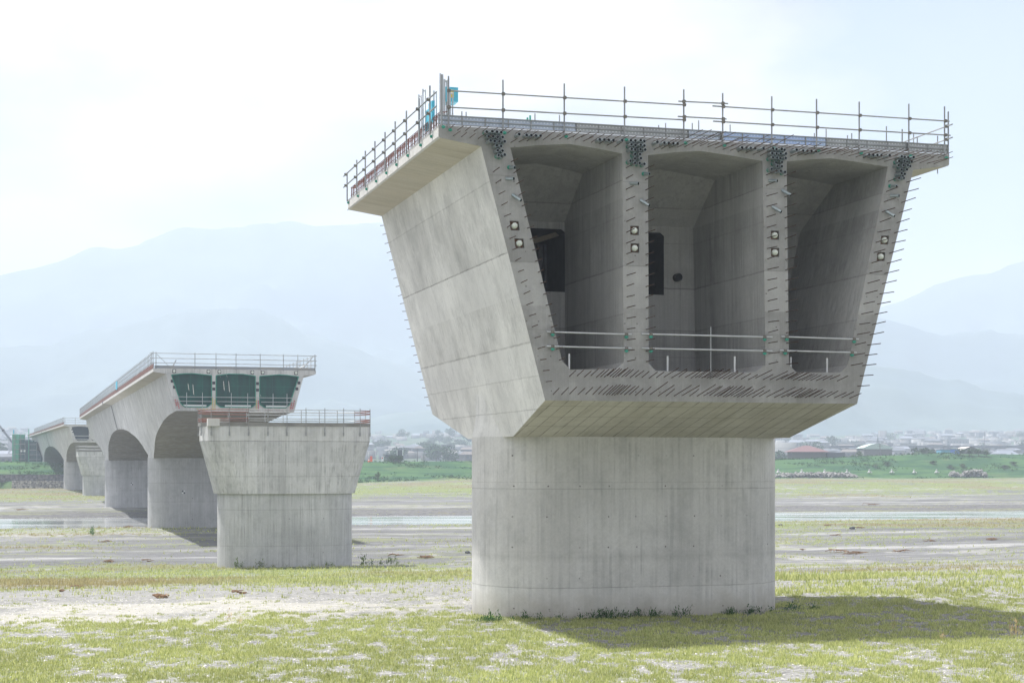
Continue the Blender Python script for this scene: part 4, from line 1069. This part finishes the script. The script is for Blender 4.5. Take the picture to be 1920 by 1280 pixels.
# special buildings
def place(px,py,Y): 
    X=(px-HX)/FPX*Y; return Vector((X,Y,(HY-py)*Y/FPX))
def red_house():
    Y=690; c=place(1512,856,Y); root=empty('red_roofed_house',c,'wide low house with a red hipped roof beyond the levee','house')
    w=(1552-1474)/FPX*Y; h=(857-848)/FPX*Y; rh=(848-836)/FPX*Y
    m=MB(); m.box(c+Vector((0,0,h/2-1)),(w*.40,0,0),(0,6,0),(0,0,h/2+1)); m.build('wall',wallc[1],root)
    m=MB(); z=c.z+h; A=[Vector((c.x-w/2,Y-7,z)),Vector((c.x+w/2,Y-7,z)),Vector((c.x+w/2,Y+7,z)),Vector((c.x-w/2,Y+7,z))]; R0=Vector((c.x-1.2,Y,z+rh)); R1=Vector((c.x+1.2,Y,z+rh))
    m.poly([A[0],A[1],R1,R0]); m.poly([A[2],A[3],R0,R1]); m.poly([A[1],A[2],R1]); m.poly([A[3],A[0],R0]); m.poly(A[::-1]); m.build('roof',simple('red_roof',(.12,.06,.065),.6),root)
    m=MB(); m.box(c+Vector((w*.66,-2,h*.35)),(3.6,0,0),(0,3,0),(0,0,h*.55)); m.build('annexe',roofc[0],root)
red_house()
def hall():
    Y=740; c=place(1639,853,Y); root=empty('arched_hall',c,'pale green arched-roof hall beyond the levee','hall'); w=52/FPX*Y; n=14
    m=MB(); m.box(c+Vector((0,0,1)),(w/2,0,0),(0,8,0),(0,0,2.2)); m.build('wall',wallc[0],root)
    m=MB(); a=[c+Vector((-w/2-.4+(w+.8)*i/n,-8.3,3.1+1.9*math.sin(math.pi*i/n))) for i in range(n+1)]; b=[p+Vector((0,16,0)) for p in a]
    m.quads([a,b],0,False); m.poly(a+[c+Vector((w/2+.4,-8.3,2.6)),c+Vector((-w/2-.4,-8.3,2.6))]); m.build('roof',simple('pale_green_roof',(.45,.55,.52),.5),root)
hall()
for (x0,x1,y0,y1,mt,lb) in [(1760,1777,843,853,simple('teal_sheet',(.12,.35,.50),.6),'pale teal shed left of the blue shed'),(1777,1795,842,853,simple('blue_sheet',(.10,.22,.62),.6),'bright blue shed left of the white gabled barn')]:
    Y=700; a=place(x0,y1,Y); b=place(x1,y0,Y); c=Vector(((a.x+b.x)/2,Y,a.z-1)); root=empty('shed',c,lb,'shed')
    m=MB(); m.box(Vector((c.x,Y,(a.z-1+b.z)/2)),((b.x-a.x)/2,0,0),(0,4,0),(0,0,(b.z-a.z+1)/2)); m.build('wall',mt,root)
    m=MB(); m.box(Vector((c.x,Y,b.z+.1)),((b.x-a.x)/2+.15,0,0),(0,4.2,0),(0,0,.1)); m.build('roof',roofc[2],root)
def barn():
    Y=720; c=place(1812,852,Y); root=empty('gabled_barn',c,'white gabled barn right of the blue sheds','barn'); w=50/FPX*Y
    h=6/FPX*Y; rh=8/FPX*Y
    m=MB(); F_=[c+Vector((-w/2,-6,-2)),c+Vector((w/2,-6,-2)),c+Vector((w/2,-6,h)),c+Vector((0,-6,h+rh)),c+Vector((-w/2,-6,h))]; Bk=[p+Vector((0,14,0)) for p in F_]
    m.poly(F_); m.poly(Bk[::-1]); m.quads([F_,Bk],0,True); m.build('wall',wallc[0],root)
    m=MB(); o=Vector((0,-.5,.15))
    for s_ in (-1,1): m.poly([c+Vector((s_*(w/2+.6),-6.5,h-.2)),c+Vector((0,-6.5,h+rh+.2)),c+Vector((0,8.5,h+rh+.2)),c+Vector((s_*(w/2+.6),8.5,h-.2))][::s_])
    m.build('roof',simple('brown_roof_edge',(.45,.42,.40),.6),root)
barn()
def darkhut():
    Y=640; c=place(742,866,Y); root=empty('hut',c,'small dark-roofed hut with a tall board on the levee','hut')
    m=MB(); m.box(place(738,860,Y)+Vector((0,0,-.6)),(2.4,0,0),(0,2,0),(0,0,1.2)); m.build('wall',wallc[3],root)
    m=MB(); m.box(place(736,854.5,Y),(2.6,0,0),(0,2.3,0),(0,0,.45)); m.build('roof',roofc[0],root)
    m=MB(); a=place(750,848,Y-3); m.box(a,(1.0,0,0),(0,.4,0),(0,0,.9)); m.build('board',roofc[0],root)
    for k in (-1,1):
        m=MB(); m.box(a+Vector((k*1.05,-.1,-.1)),(.10,0,0),(0,.45,0),(0,0,1.05)); m.build('board_edge',whitep,root)
    m=MB(); m.box(place(750,858,Y-3),(1.0,0,0),(0,.4,0),(0,0,1.2)); m.build('stand',wallc[3],root)
darkhut()
# signs, cone
Yc=600
def on_crest(px):
    r=(px-HX)/FPX; Ys=np.arange(555,640,.5); d=dcoord(r*Ys,Ys); z=terrain(r*Ys,Ys); q=z/Ys; i=int(np.argmax(q)); return Vector((r*Ys[i],Ys[i],float(z[i])))
p=on_crest(696); m=MB(); m.box(p+Vector((0,0,1.0)),(.42,0,0),(0,.04,0),(0,0,.95)); r_=empty('sign_board',p,'tall orange sign board on the levee crest','sign'); m.build('board',orangep,r_); m=MB(); m.tube(p-Vector((0,0,.3)),p+Vector((0,.1,.5)),.05,6); m.build('leg',steel,r_)
p=on_crest(717); r_=empty('sign_board',p,'white sign board with a red mark on the levee crest','sign'); m=MB(); m.box(p+Vector((0,0,1.0)),(.40,0,0),(0,.04,0),(0,0,.85)); m.build('board',whitep,r_); m=MB(); m.box(p+Vector((0,-.05,1.3)),(.2,0,0),(0,.01,0),(0,0,.25)); m.build('mark',redp,r_); m=MB(); m.tube(p-Vector((0,0,.3)),p+Vector((0,.1,.5)),.05,6); m.build('leg',steel,r_)
p=on_crest(691.5); r_=empty('traffic_cone',p,'orange and white traffic cone left of the orange sign','cone')
m=MB(); m.tube(p,p+Vector((0,0,.45)),.34,10,0,.24); m.tube(p+Vector((0,0,.45)),p+Vector((0,0,.75)),.24,10,1,.15); m.tube(p+Vector((0,0,.75)),p+Vector((0,0,1.15)),.15,10,0,.06); m.build('cone_body',[orangep,whitep],r_)
m=MB(); m.box(p,(.42,0,0),(0,.42,0),(0,0,.04)); m.build('base',orangep,r_)
# utility poles and wires
polem=simple('concrete_pole',(.16,.16,.17),.8)
wires=[]
def pole(px,ytop,ybot,Y,label,arms=True):
    a=place(px,ybot,Y); b=place(px,ytop,Y); root=empty('utility_pole',a,label,'utility pole')
    m=MB(); m.tube(a-Vector((0,0,2)),b,.22,8,0,.15); m.build('pole',polem,root)
    if arms:
        m=MB(); m.box(b-Vector((0,0,.7)),(1.1,0,0),(0,.08,0),(0,0,.07)); m.build('crossarm',polem,root)
    return b
p1=pole(782.5,840,863,650,'utility pole on the levee left of the nearest pier')
p2=pole(1650,832,855,700,'utility pole in front of the arched hall')
p3=pole(1770,835,853,760,'utility pole above the teal and blue sheds')
pole(1846,809,838,1200,'thin tall leaning mast in the distant town at right',False)
def wire(a,b,label,sag=1.0):
    m=MB(); n=10; P=[]
    for i in range(n+1):
        k=i/n; q=a+(b-a)*k; P.append(q-Vector((0,0,sag*4*k*(1-k))))
    for u_,w_ in zip(P[:-1],P[1:]): m.tube(u_,w_,.045,4,0,caps=False)
    tag(m.build('power_cable',polem,None,org=tuple(a)),label,'cable')
wire(place(560,847,700),p1,'cable sagging to the levee pole from the left'); wire(p1,place(1100,842,700),'cable running from the levee pole behind the nearest pier')
wire(place(1380,838,700),p2,'cable to the hall pole from the left'); wire(p2,p3,'cable between the hall pole and the shed pole'); wire(p3,place(2050,838,800),'cable from the shed pole to the right edge')
# railway viaduct
def viaduct():
    Y=1250; a=place(1620,838,Y); root=empty('viaduct',(place(1800,838,Y).x,Y,float(terrain(place(1800,838,Y).x,Y))),'long dark low viaduct crossing the town at right','viaduct')
    m=MB(); x0=place(1560,0,Y).x; x1=place(2300,0,Y).x; z=(HY-837)*Y/FPX; m.box(Vector(((x0+x1)/2,Y+8,z)),((x1-x0)/2,.0,0),(0,4,0),(0,0,.9)); m.build('deck',roofc[0],root)
    for i in range(24):
        x=x0+(x1-x0)*i/23; m=MB(); m.box(Vector((x,Y+8,z/2)),(.8,0,0),(0,2,0),(0,0,z/2)); m.build('pillar',wallc[3],root)
viaduct()

# ------------------------------------------------------------------ riverbed things
def rock_mesh(s,flat,seed,mat):
    rr=np.random.default_rng(seed); m=MB(); n=9; rows=[]
    for i in range(1,6):
        th=math.pi*i/6; rows.append([Vector((math.sin(th)*math.cos(2*math.pi*j/n),math.sin(th)*math.sin(2*math.pi*j/n),math.cos(th)*flat))*s*rr.uniform(.75,1.2) for j in range(n)])
    m.quads(rows,0,True,False); m.poly(rows[0][::-1]); m.poly(rows[-1]); return m.mesh('rock',mat)
wood=simple('driftwood',(.26,.16,.09),.95,0,.4,6,(.15,.10,.06)); woodd=simple('pale_driftwood',(.34,.27,.19),.95,0,.4,6)
def driftwood(px,py,size,n,label,mat=None,group=None):
    p=ground(px,py); m=MB(); size*=.7; rr=random.Random(int(px*7+py))
    for i in range(n):
        a=rr.gauss(0,.35)+ (0 if rr.random()<.7 else 1.5); L=size*rr.uniform(.4,1); c=p+Vector((rr.gauss(0,size*.25),rr.gauss(0,size*.3),rr.uniform(.03,.12+size*.08)))
        d=Vector((math.cos(a),math.sin(a),rr.uniform(-.12,.2)))*L/2; k=c+d*.2+Vector((0,rr.uniform(-.1,.1)*L,rr.uniform(0,.06)*L)); r0=rr.uniform(.02,.05)*max(1,size*.6)
        m.tube(c-d,k,r0,5); m.tube(k,c+d,r0,5,0,r0*.4)
    tag(m.build('driftwood',mat or wood,None,org=tuple(p)),label,'driftwood',group)
for (px,py,s,n,lb) in [(303,1121,.7,14,'orange driftwood heap on the pale sand at left'),(450,1113.5,.8,8,'reddish branch on the gravel right of the sand patch'),(148,1102,.9,6,'thin orange twigs on the gravel at far left'),(115,1109,.5,5,'small dark twig left of the orange twigs'),(285,1091.5,.6,5,'small orange twig heap on gravel below the brown grass'),(205,1053.5,1.4,9,'brown branch lying on the left grass strip'),(276,1052,1.6,4,'pale log on the grass strip left of the flared pier'),(241,988.5,1.8,12,'brown drift heap on the water edge left of the second column'),(172,988,2.0,7,'small brown drift heap on the sand by the water at left'),(40,956,2.4,14,'brown drift heap on the gravel bar at far left'),(199,1016,1.6,8,'orange drift wood on the open gravel left'),(740,1041.5,1.4,8,'orange branch between the flared pier and the nearest pier'),(800,1046,1.6,26,'tangled branch pile left of the nearest pier'),(1553,985,2.0,10,'orange driftwood heap left of the black boulder'),(1614,990,1.6,10,'reddish driftwood right of the black boulder'),(1568,1004,1.5,6,'thin orange twigs below the black boulder'),(1741,1014.5,1.5,8,'dark branch on the sand at right'),(1862,1012,1.7,14,'orange root stump on the sand at far right'),(1632,946,2.6,16,'brown drift heap on the gravel bar across the water'),(1575,1035,2.6,14,'long bleached sticks scattered on the sand right of the nearest pier'),(1600,1039,2.6,12,'shorter bleached sticks below the long ones'),(1506,1031,1.0,8,'little twig heap beside the nearest pier at right'),(1690,1035,2.2,10,'faint scattered sticks on the bright sand at right')]:
    driftwood(px,py,s,n,lb)
rk=simple('dark_boulder',(.07,.075,.08),.9,0,.4,3); rkl=simple('pale_boulder',(.22,.215,.205),.9,0,.35,3)
def rock(px,py,s,lb,mat,seed=1,group=None,k=.7): 
    p=ground(px,py); o=link('boulder',rock_mesh(s,k,seed,mat),None,p+Vector((0,0,s*.2))); tag(o,lb,'rock',group)
rock(1598,991.5,.42,'black boulder on the gravel right of the nearest pier',rk,4)
rock(1463,985,.3,'small dark stone close to the nearest pier at right',rk,5)
rock(877,1037,.30,'dark stone at the left edge of the nearest column',rk,6)
Gp='tetrapod blocks in a row at the levee foot'
for i,px in enumerate([1459,1503,1546,1588,1630,1672,1714,1756]):
    p=ground(px,889); m=MB(); c=p+Vector((0,0,.9))
    for d in ((0,0,1),(.94,0,-.33),(-.47,.8,-.33),(-.47,-.8,-.33)): m.tube(c,c+Vector(d)*(1.0),.32,8,0,.22)
    tag(m.build('tetrapod',c_fc,None,org=tuple(p)),'grey concrete tetrapod in the row at the levee foot','tetrapod',Gp)
# rip-rap heaps
def riprap(x0,x1,py,h,label,n,seed):
    m=MB(); rr=random.Random(seed)
    for i in range(n):
        k=rr.random(); px=x0+(x1-x0)*k; p=ground(px,py+rr.uniform(-1.2,1.2)); env=math.sin(math.pi*min(1,max(0,k)))**.4; s=rr.uniform(.25,.6)
        c=p+Vector((0,rr.uniform(-1,1),rr.uniform(0,h*env)))
        a=Vector((rr.gauss(0,1),rr.gauss(0,1),rr.gauss(0,1))).normalized(); b=a.orthogonal().normalized(); q=a.cross(b)
        m.box(c,a*s,b*s*.8,q*s*.6)
    tag(m.build('riprap',rkl),label,'rocks',kind='stuff')
riprap(1450,1606,893.5,1.2,'long low ridge of pale stones at the levee foot',500,2); riprap(1802,1850,894,2.4,'heap of pale stones at the levee foot, far right',260,3); riprap(1782,1798,892.5,1.4,'small stone heap left of the bigger one',60,4)

# plants
def grass_mat():
    t=NT('grass_blades'); a=t.n('ShaderNodeAttribute',attribute_name='tint')
    b=t.n('ShaderNodeBsdfDiffuse'); t.l(a.outputs['Color'],b.inputs[0]); tr=t.n('ShaderNodeBsdfTranslucent'); t.l(a.outputs['Color'],tr.inputs[0])
    mx=t.n('ShaderNodeMixShader'); mx.inputs[0].default_value=.42; t.l(b.outputs[0],mx.inputs[1]); t.l(tr.outputs[0],mx.inputs[2]); t.l(mx.outputs[0],t.out.inputs['Surface']); return t.mat
gm=grass_mat()
def blades(name,label,N,ylo,yhi,hr,thr,seed,nb=4,xr=.335,lim=None):
    g=np.random.default_rng(seed)
    Y=(g.random(N)*(1/ylo-1/yhi)+1/yhi)**-1 if yhi>100 else ylo+(yhi-ylo)*g.random(N)
    X=(g.random(N)*2-1)*xr*Y
    gr,s,st,dry=masks(X,Y); z=terrain(X,Y)
    keep=(gr*1.05+.12*g.random(N)>g.random(N)*thr+.06)&(z>-9.1)
    if lim is not None: keep&=lim(X,Y)
    # nothing grows through the columns
    for fr,s0 in ((FA,8.07),(F2,0.0),(FB,50.8)):
        c=fr.P(W/2,s0,0); dx=X-c.x; dy=Y-c.y; a=np.abs(dx*fr.v.x+dy*fr.v.y); b=np.abs(dx*fr.u.x+dy*fr.u.y)
        keep&=~((np.hypot(np.maximum(a-2.82,0),b)<3.15))
    X,Y,z,dry,gr=X[keep],Y[keep],z[keep],dry[keep],gr[keep]; n=len(X)
    X=np.repeat(X,nb); Y=np.repeat(Y,nb); z=np.repeat(z,nb); dry=np.repeat(dry,nb); gr=np.repeat(gr,nb); M=len(X)
    hgt=hr[0]+(hr[1]-hr[0])*g.random(M)**1.6; hgt*= .6+.6*gr; wd=hgt*.10+.004*(Y/60); an=g.random(M)*6.283; ln=hgt*(.15+.5*g.random(M))
    bx=X+g.normal(0,.05,M)*(hgt/.12)**.5; by=Y+g.normal(0,.05,M)
    ca,sa=np.cos(an),np.sin(an)
    V=np.stack([np.stack([bx-sa*wd,by+ca*wd,z-.01],-1),np.stack([bx+sa*wd,by-ca*wd,z-.01],-1),np.stack([bx+ca*ln,by+sa*ln,z+hgt],-1)],1).reshape(-1,3)
    F=np.arange(M*3).reshape(-1,3)
    k=g.random(M)[:,None]; big=fbm(X*.2,Y*.25,91,3)[:,None]
    c=np.array([.22,.27,.08])*(1-k)+np.array([.56,.57,.25])*k; c=c*(.75+.5*big)
    dd=np.clip(dry+.25*(g.random(M)<.10),0,1)[:,None]*.8; c=c*(1-dd)+np.array([.32,.26,.14])*dd
    C=np.concatenate([c,np.ones((M,1))],1); C=np.repeat(C,3,0)
    tag(link(name,npmesh(name,V,F,[gm],False,{'tint':C})),label,'grass',kind='stuff')
blades('grass','sparse bright green grass on the gravel of the foreground',170000,40,74,(.035,.115),1.05,11,4)
blades('grass','patchy green and brown grass on the riverbed in the middle distance',60000,74,160,(.08,.26),.9,12,3)
blades('grass','thin grass strips on the far riverbed',52000,160,540,(.12,.30),.9,13,3,lim=lambda X,Y:dcoord(X,Y)<535)
pc=ground(1545,1084)
blades('grass','taller bright green grass clump right of the nearest column',5200,pc.y-5,pc.y+5,(.18,.5),.0,14,4,lim=lambda X,Y:(X>pc.x-9)&(X<pc.x+3.6)&(np.abs(Y-pc.y)<4*(1-((X-pc.x+2.7)/6.5)**2)))
pc2=ground(1500,1108)
blades('grass','dry yellowish grass strip right of the nearest column',2600,pc2.y-2,pc2.y+2,(.1,.25),.0,15,4,lim=lambda X,Y:(X>pc2.x-9)&(X<pc2.x+6))
# scrub on the levee
def scrub():
    g=np.random.default_rng(5); N=70000; r=(g.random(N)*2-1)*.34; Y=530+150*g.random(N); X=r*Y; d=dcoord(X,Y)
    k=(d>np.where(r<-.22,550,536))&(d<582)&(fbm(X*.06,Y*.15,66,3)+.25*g.random(N)>.76); X,Y=X[k],Y[k]; z=terrain(X,Y); n=len(X)
    V=[];C=[]
    for j in range(4):
        s=.2+.25*g.random(n); a=g.normal(size=(n,3)); a/=np.linalg.norm(a,axis=1)[:,None]; b=g.normal(size=(n,3)); b=np.cross(a,b); b/=np.linalg.norm(b,axis=1)[:,None]
        c=np.stack([X+g.normal(0,.3,n),Y+g.normal(0,.3,n),z+.1+.35*g.random(n)],-1)
        V.append(np.stack([c-a*s[:,None],c+b*s[:,None]*.7,c+a*s[:,None]],1))
        q=g.random((n,1)); cc=np.array([.016,.06,.024])*(1-q)+np.array([.048,.10,.032])*q; C.append(np.repeat(np.concatenate([cc,np.ones((n,1))],1)[:,None,:],3,1))
    V=np.concatenate(V).reshape(-1,3); C=np.concatenate(C).reshape(-1,4)
    tag(link('levee_scrub',npmesh('scrub',V,np.arange(len(V)).reshape(-1,3),[gm],False,{'tint':C})),'low dense green scrub covering the levee slope','ground cover',kind='stuff')
scrub()
# pebbles
def pebbles():
    g=np.random.default_rng(8); N=26000; Y=41+34*g.random(N); X=(g.random(N)*2-1)*.33*Y; z=terrain(X,Y); s=.012+.035*g.random(N)**3
    o=np.array([(1,0,0),(0,1,0),(-1,0,0),(0,-1,0),(0,0,.7)]); F0=np.array([(0,1,4),(1,2,4),(2,3,4),(3,0,4)])
    an=g.random(N)*6.28; ca,sa=np.cos(an),np.sin(an)
    V=np.empty((N,5,3)); 
    for j in range(5):
        x,y,q=o[j]; V[:,j,0]=X+(x*ca-y*sa)*s*1.3; V[:,j,1]=Y+(x*sa+y*ca)*s; V[:,j,2]=z-.004+q*s
    F=(F0[None]+np.arange(N)[:,None,None]*5).reshape(-1,3)
    k=g.random(N)[:,None]; c=np.array([.14,.14,.15])*(1-k)+np.array([.42,.41,.39])*k; C=np.repeat(np.concatenate([c,np.ones((N,1))],1),5,0)
    t=NT('pebble'); a=t.n('ShaderNodeAttribute',attribute_name='tint'); t.bsdf(a.outputs['Color'],.9)
    tag(link('pebbles',npmesh('pebbles',V.reshape(-1,3),F,[t.mat],False,{'tint':C})),'loose grey and pale pebbles on the foreground gravel','pebbles',kind='stuff')
pebbles()
def weed(px,py,H,Wd,label,group,colr=(.05,.12,.04),seed=0,off=None,n=60,dry=False):
    p=ground(px,py) if off is None else off; rr=random.Random(seed); V=[];F=[];i=0
    for k in range(n):
        a=rr.uniform(0,6.28); h=H*rr.uniform(.3,1); R_=Wd*rr.random(); c=Vector((R_*math.cos(a),R_*math.sin(a),h*.9*rr.random())); d=Vector((math.cos(a)*.5,math.sin(a)*.5,rr.uniform(.4,1.4))).normalized()*H*rr.uniform(.15,.4); s=Vector((-math.sin(a),math.cos(a),0))*H*rr.uniform(.03,.07)*(.5 if dry else 1)
        V+=[c-s,c+d*.5+s*.8,c+d,c+d*.4-s]; F.append((i,i+1,i+2,i+3)); i+=4
    q=[]
    for k in range(n): 
        f=rr.uniform(.6,1.5); q+=[(colr[0]*f,colr[1]*f,colr[2]*f,1)]*4
    me=npmesh('weed',[tuple(v) for v in V],F,[gm],False,{'tint':q}); o=link('weed',me,None,p); tag(o,label,'weed',group)
Gw='weeds along the foot of the nearest column'
rr=random.Random(12)
for i in range(46):
    w_=rr.uniform(2.4,13.6+3); s_=8.07-3.3-rr.uniform(0,.5)
    if w_>12: s_+= (w_-12.2)*.35
    p=FA.P(w_,s_,0); p.z=float(terrain(p.x,p.y)); weed(0,0,rr.uniform(.2,.5),rr.uniform(.12,.4),'small dark green weed at the foot of the nearest column',Gw,(.055,.115,.04),i,p,60)
Gs='tall weeds at the foot of the flared pier'
for i,(w_,H) in enumerate([(4.6,1.7),(5.0,1.2),(6.6,1.5),(6.9,1.1),(7.8,.8),(9.0,.6),(11.2,.8),(12.5,1.1),(13.0,.9),(14.6,1.1),(16.2,2.2),(16.9,1.5),(17.8,1.4),(18.6,2.0),(19.2,1.6)]):
    p=F2.P(w_,-3.5 if w_<13.5 else -1.5,0); p.z=float(terrain(p.x,p.y)); weed(0,0,H*.55,.4,'tall green weed at the foot of the flared pier',Gs,(.15,.20,.08),i+50,p,46)
for i,(px,py,H) in enumerate([(1778-13,1203,.5),(1905,1195,.75),(1895,1196,.6),(1706,1180,.35),(1676,1180,.35),(430,1165,.5),(450,1170,.4)]):
    weed(px,py,H,.12,'tuft of dry straw-coloured grass standing in the foreground grass','dry grass tufts in the foreground',(.42,.33,.18),i+90,None,26,True)
weed(172,1004,1.3,.4,'lone green plant on the open sand left of the second column',None,(.08,.15,.05),71,None,60)

# ------------------------------------------------------------------ haze
m=MB(); m.box((0,2800,379),(9000,0,0),(0,4400,0),(0,0,411))
hz=NT('haze_air'); pv=hz.n('ShaderNodeVolumePrincipled'); pv.inputs['Density'].default_value=3.4e-4; pv.inputs['Color'].default_value=(.60,.675,.795,1); pv.inputs['Anisotropy'].default_value=0.0
hz.l(pv.outputs[0],hz.out.inputs['Volume'])
tag(m.build('haze',hz.mat),'pale blue summer haze over the valley','haze',kind='stuff')

# ------------------------------------------------------------------ light and sky
Ls=Vector((-5.3,3.9,16.65)).normalized()
sun=bpy.data.lights.new('sun','SUN'); sun.energy=5.0; sun.angle=math.radians(.9); sun.color=(1,.978,.945)
so=bpy.data.objects.new('sun',sun); col.objects.link(so); so.rotation_euler=(-Ls).to_track_quat('-Z','Y').to_euler()
wd=bpy.data.worlds.new('World'); sc.world=wd; wd.use_nodes=True; t=wd.node_tree; t.nodes.clear()
def n(tp,**k):
    q=t.nodes.new(tp)
    for a,b in k.items(): setattr(q,a,b)
    return q
sky=n('ShaderNodeTexSky',sky_type='NISHITA'); sky.sun_disc=False; sky.sun_elevation=math.asin(Ls.z); sky.sun_rotation=math.atan2(Ls.x,Ls.y); sky.altitude=300; sky.dust_density=2.0; sky.air_density=1.0
tc=n('ShaderNodeTexCoord'); mp=n('ShaderNodeMapping'); mp.inputs['Scale'].default_value=(1,1,2.3); mp.inputs['Location'].default_value=(.35,.2,.15); t.links.new(tc.outputs['Generated'],mp.inputs[0])
nz=n('ShaderNodeTexNoise'); nz.inputs['Scale'].default_value=4.2; nz.inputs['Detail'].default_value=7; nz.inputs['Roughness'].default_value=.56; t.links.new(mp.outputs[0],nz.inputs[0])
n2=n('ShaderNodeTexNoise'); n2.inputs['Scale'].default_value=3.4; n2.inputs['Detail'].default_value=6; t.links.new(mp.outputs[0],n2.inputs[0])
# a clearer patch of sky up to the right
sx=n('ShaderNodeVectorMath',operation='DISTANCE'); t.links.new(tc.outputs['Generated'],sx.inputs[0]); sx.inputs[1].default_value=Vector((.298,1,.245)).normalized()
mr=n('ShaderNodeMapRange'); t.links.new(sx.outputs['Value'],mr.inputs[0]); 
for i,v in enumerate((.035,.15,.40,0)): mr.inputs[i+1].default_value=v
sub=n('ShaderNodeMath',operation='SUBTRACT'); t.links.new(nz.outputs['Fac'],sub.inputs[0]); t.links.new(mr.outputs[0],sub.inputs[1])
m2=n('ShaderNodeMapRange'); t.links.new(sub.outputs[0],m2.inputs[0])
for i,v in enumerate((.24,.46,.12,1.0)): m2.inputs[i+1].default_value=v
cc=n('ShaderNodeMix',data_type='RGBA'); cr=n('ShaderNodeMapRange'); t.links.new(n2.outputs['Fac'],cr.inputs[0]); cr.inputs[1].default_value=.40; cr.inputs[2].default_value=.56; t.links.new(cr.outputs[0],cc.inputs[0]); cc.inputs[6].default_value=(4.0,4.0,4.3,1); cc.inputs[7].default_value=(9.3,8.7,8.3,1)
mx=n('ShaderNodeMix',data_type='RGBA'); t.links.new(m2.outputs[0],mx.inputs[0]); t.links.new(sky.outputs[0],mx.inputs[6]); t.links.new(cc.outputs[2],mx.inputs[7])
# the sky is brighter round the veiled sun and dimmer opposite to it
dt=n('ShaderNodeVectorMath',operation='DOT_PRODUCT'); t.links.new(tc.outputs['Generated'],dt.inputs[0]); dt.inputs[1].default_value=Ls
g1=n('ShaderNodeMapRange'); t.links.new(dt.outputs['Value'],g1.inputs[0])
for i,v in enumerate((-.6,.45,.95,1.0)): g1.inputs[i+1].default_value=v
g2=n('ShaderNodeMath',operation='MAXIMUM'); t.links.new(dt.outputs['Value'],g2.inputs[0]); g2.inputs[1].default_value=0
g3=n('ShaderNodeMath',operation='POWER'); t.links.new(g2.outputs[0],g3.inputs[0]); g3.inputs[1].default_value=2.6
g4=n('ShaderNodeMath',operation='MULTIPLY_ADD'); t.links.new(g3.outputs[0],g4.inputs[0]); g4.inputs[1].default_value=1.7; t.links.new(g1.outputs[0],g4.inputs[2])
gs=n('ShaderNodeVectorMath',operation='SCALE'); t.links.new(mx.outputs[2],gs.inputs[0]); t.links.new(g4.outputs[0],gs.inputs['Scale'])
bg=n('ShaderNodeBackground'); bg.inputs[1].default_value=.053; t.links.new(gs.outputs[0],bg.inputs[0]); wo=n('ShaderNodeOutputWorld'); t.links.new(bg.outputs[0],wo.inputs[0])

# ------------------------------------------------------------------ camera
cam=bpy.data.cameras.new('camera'); co=bpy.data.objects.new('camera',cam); col.objects.link(co); sc.camera=co
co.location=(0,0,0); co.rotation_euler=(math.pi/2,0,0); cam.sensor_width=36; cam.lens=FPX/1920*36; cam.shift_y=(HY-640)/1920; cam.clip_start=.5; cam.clip_end=30000
sc.view_settings.view_transform='Standard'; sc.view_settings.look='None'; sc.view_settings.exposure=1.17; sc.view_settings.gamma=1
sc.cycles.max_bounces=8; sc.cycles.volume_bounces=3
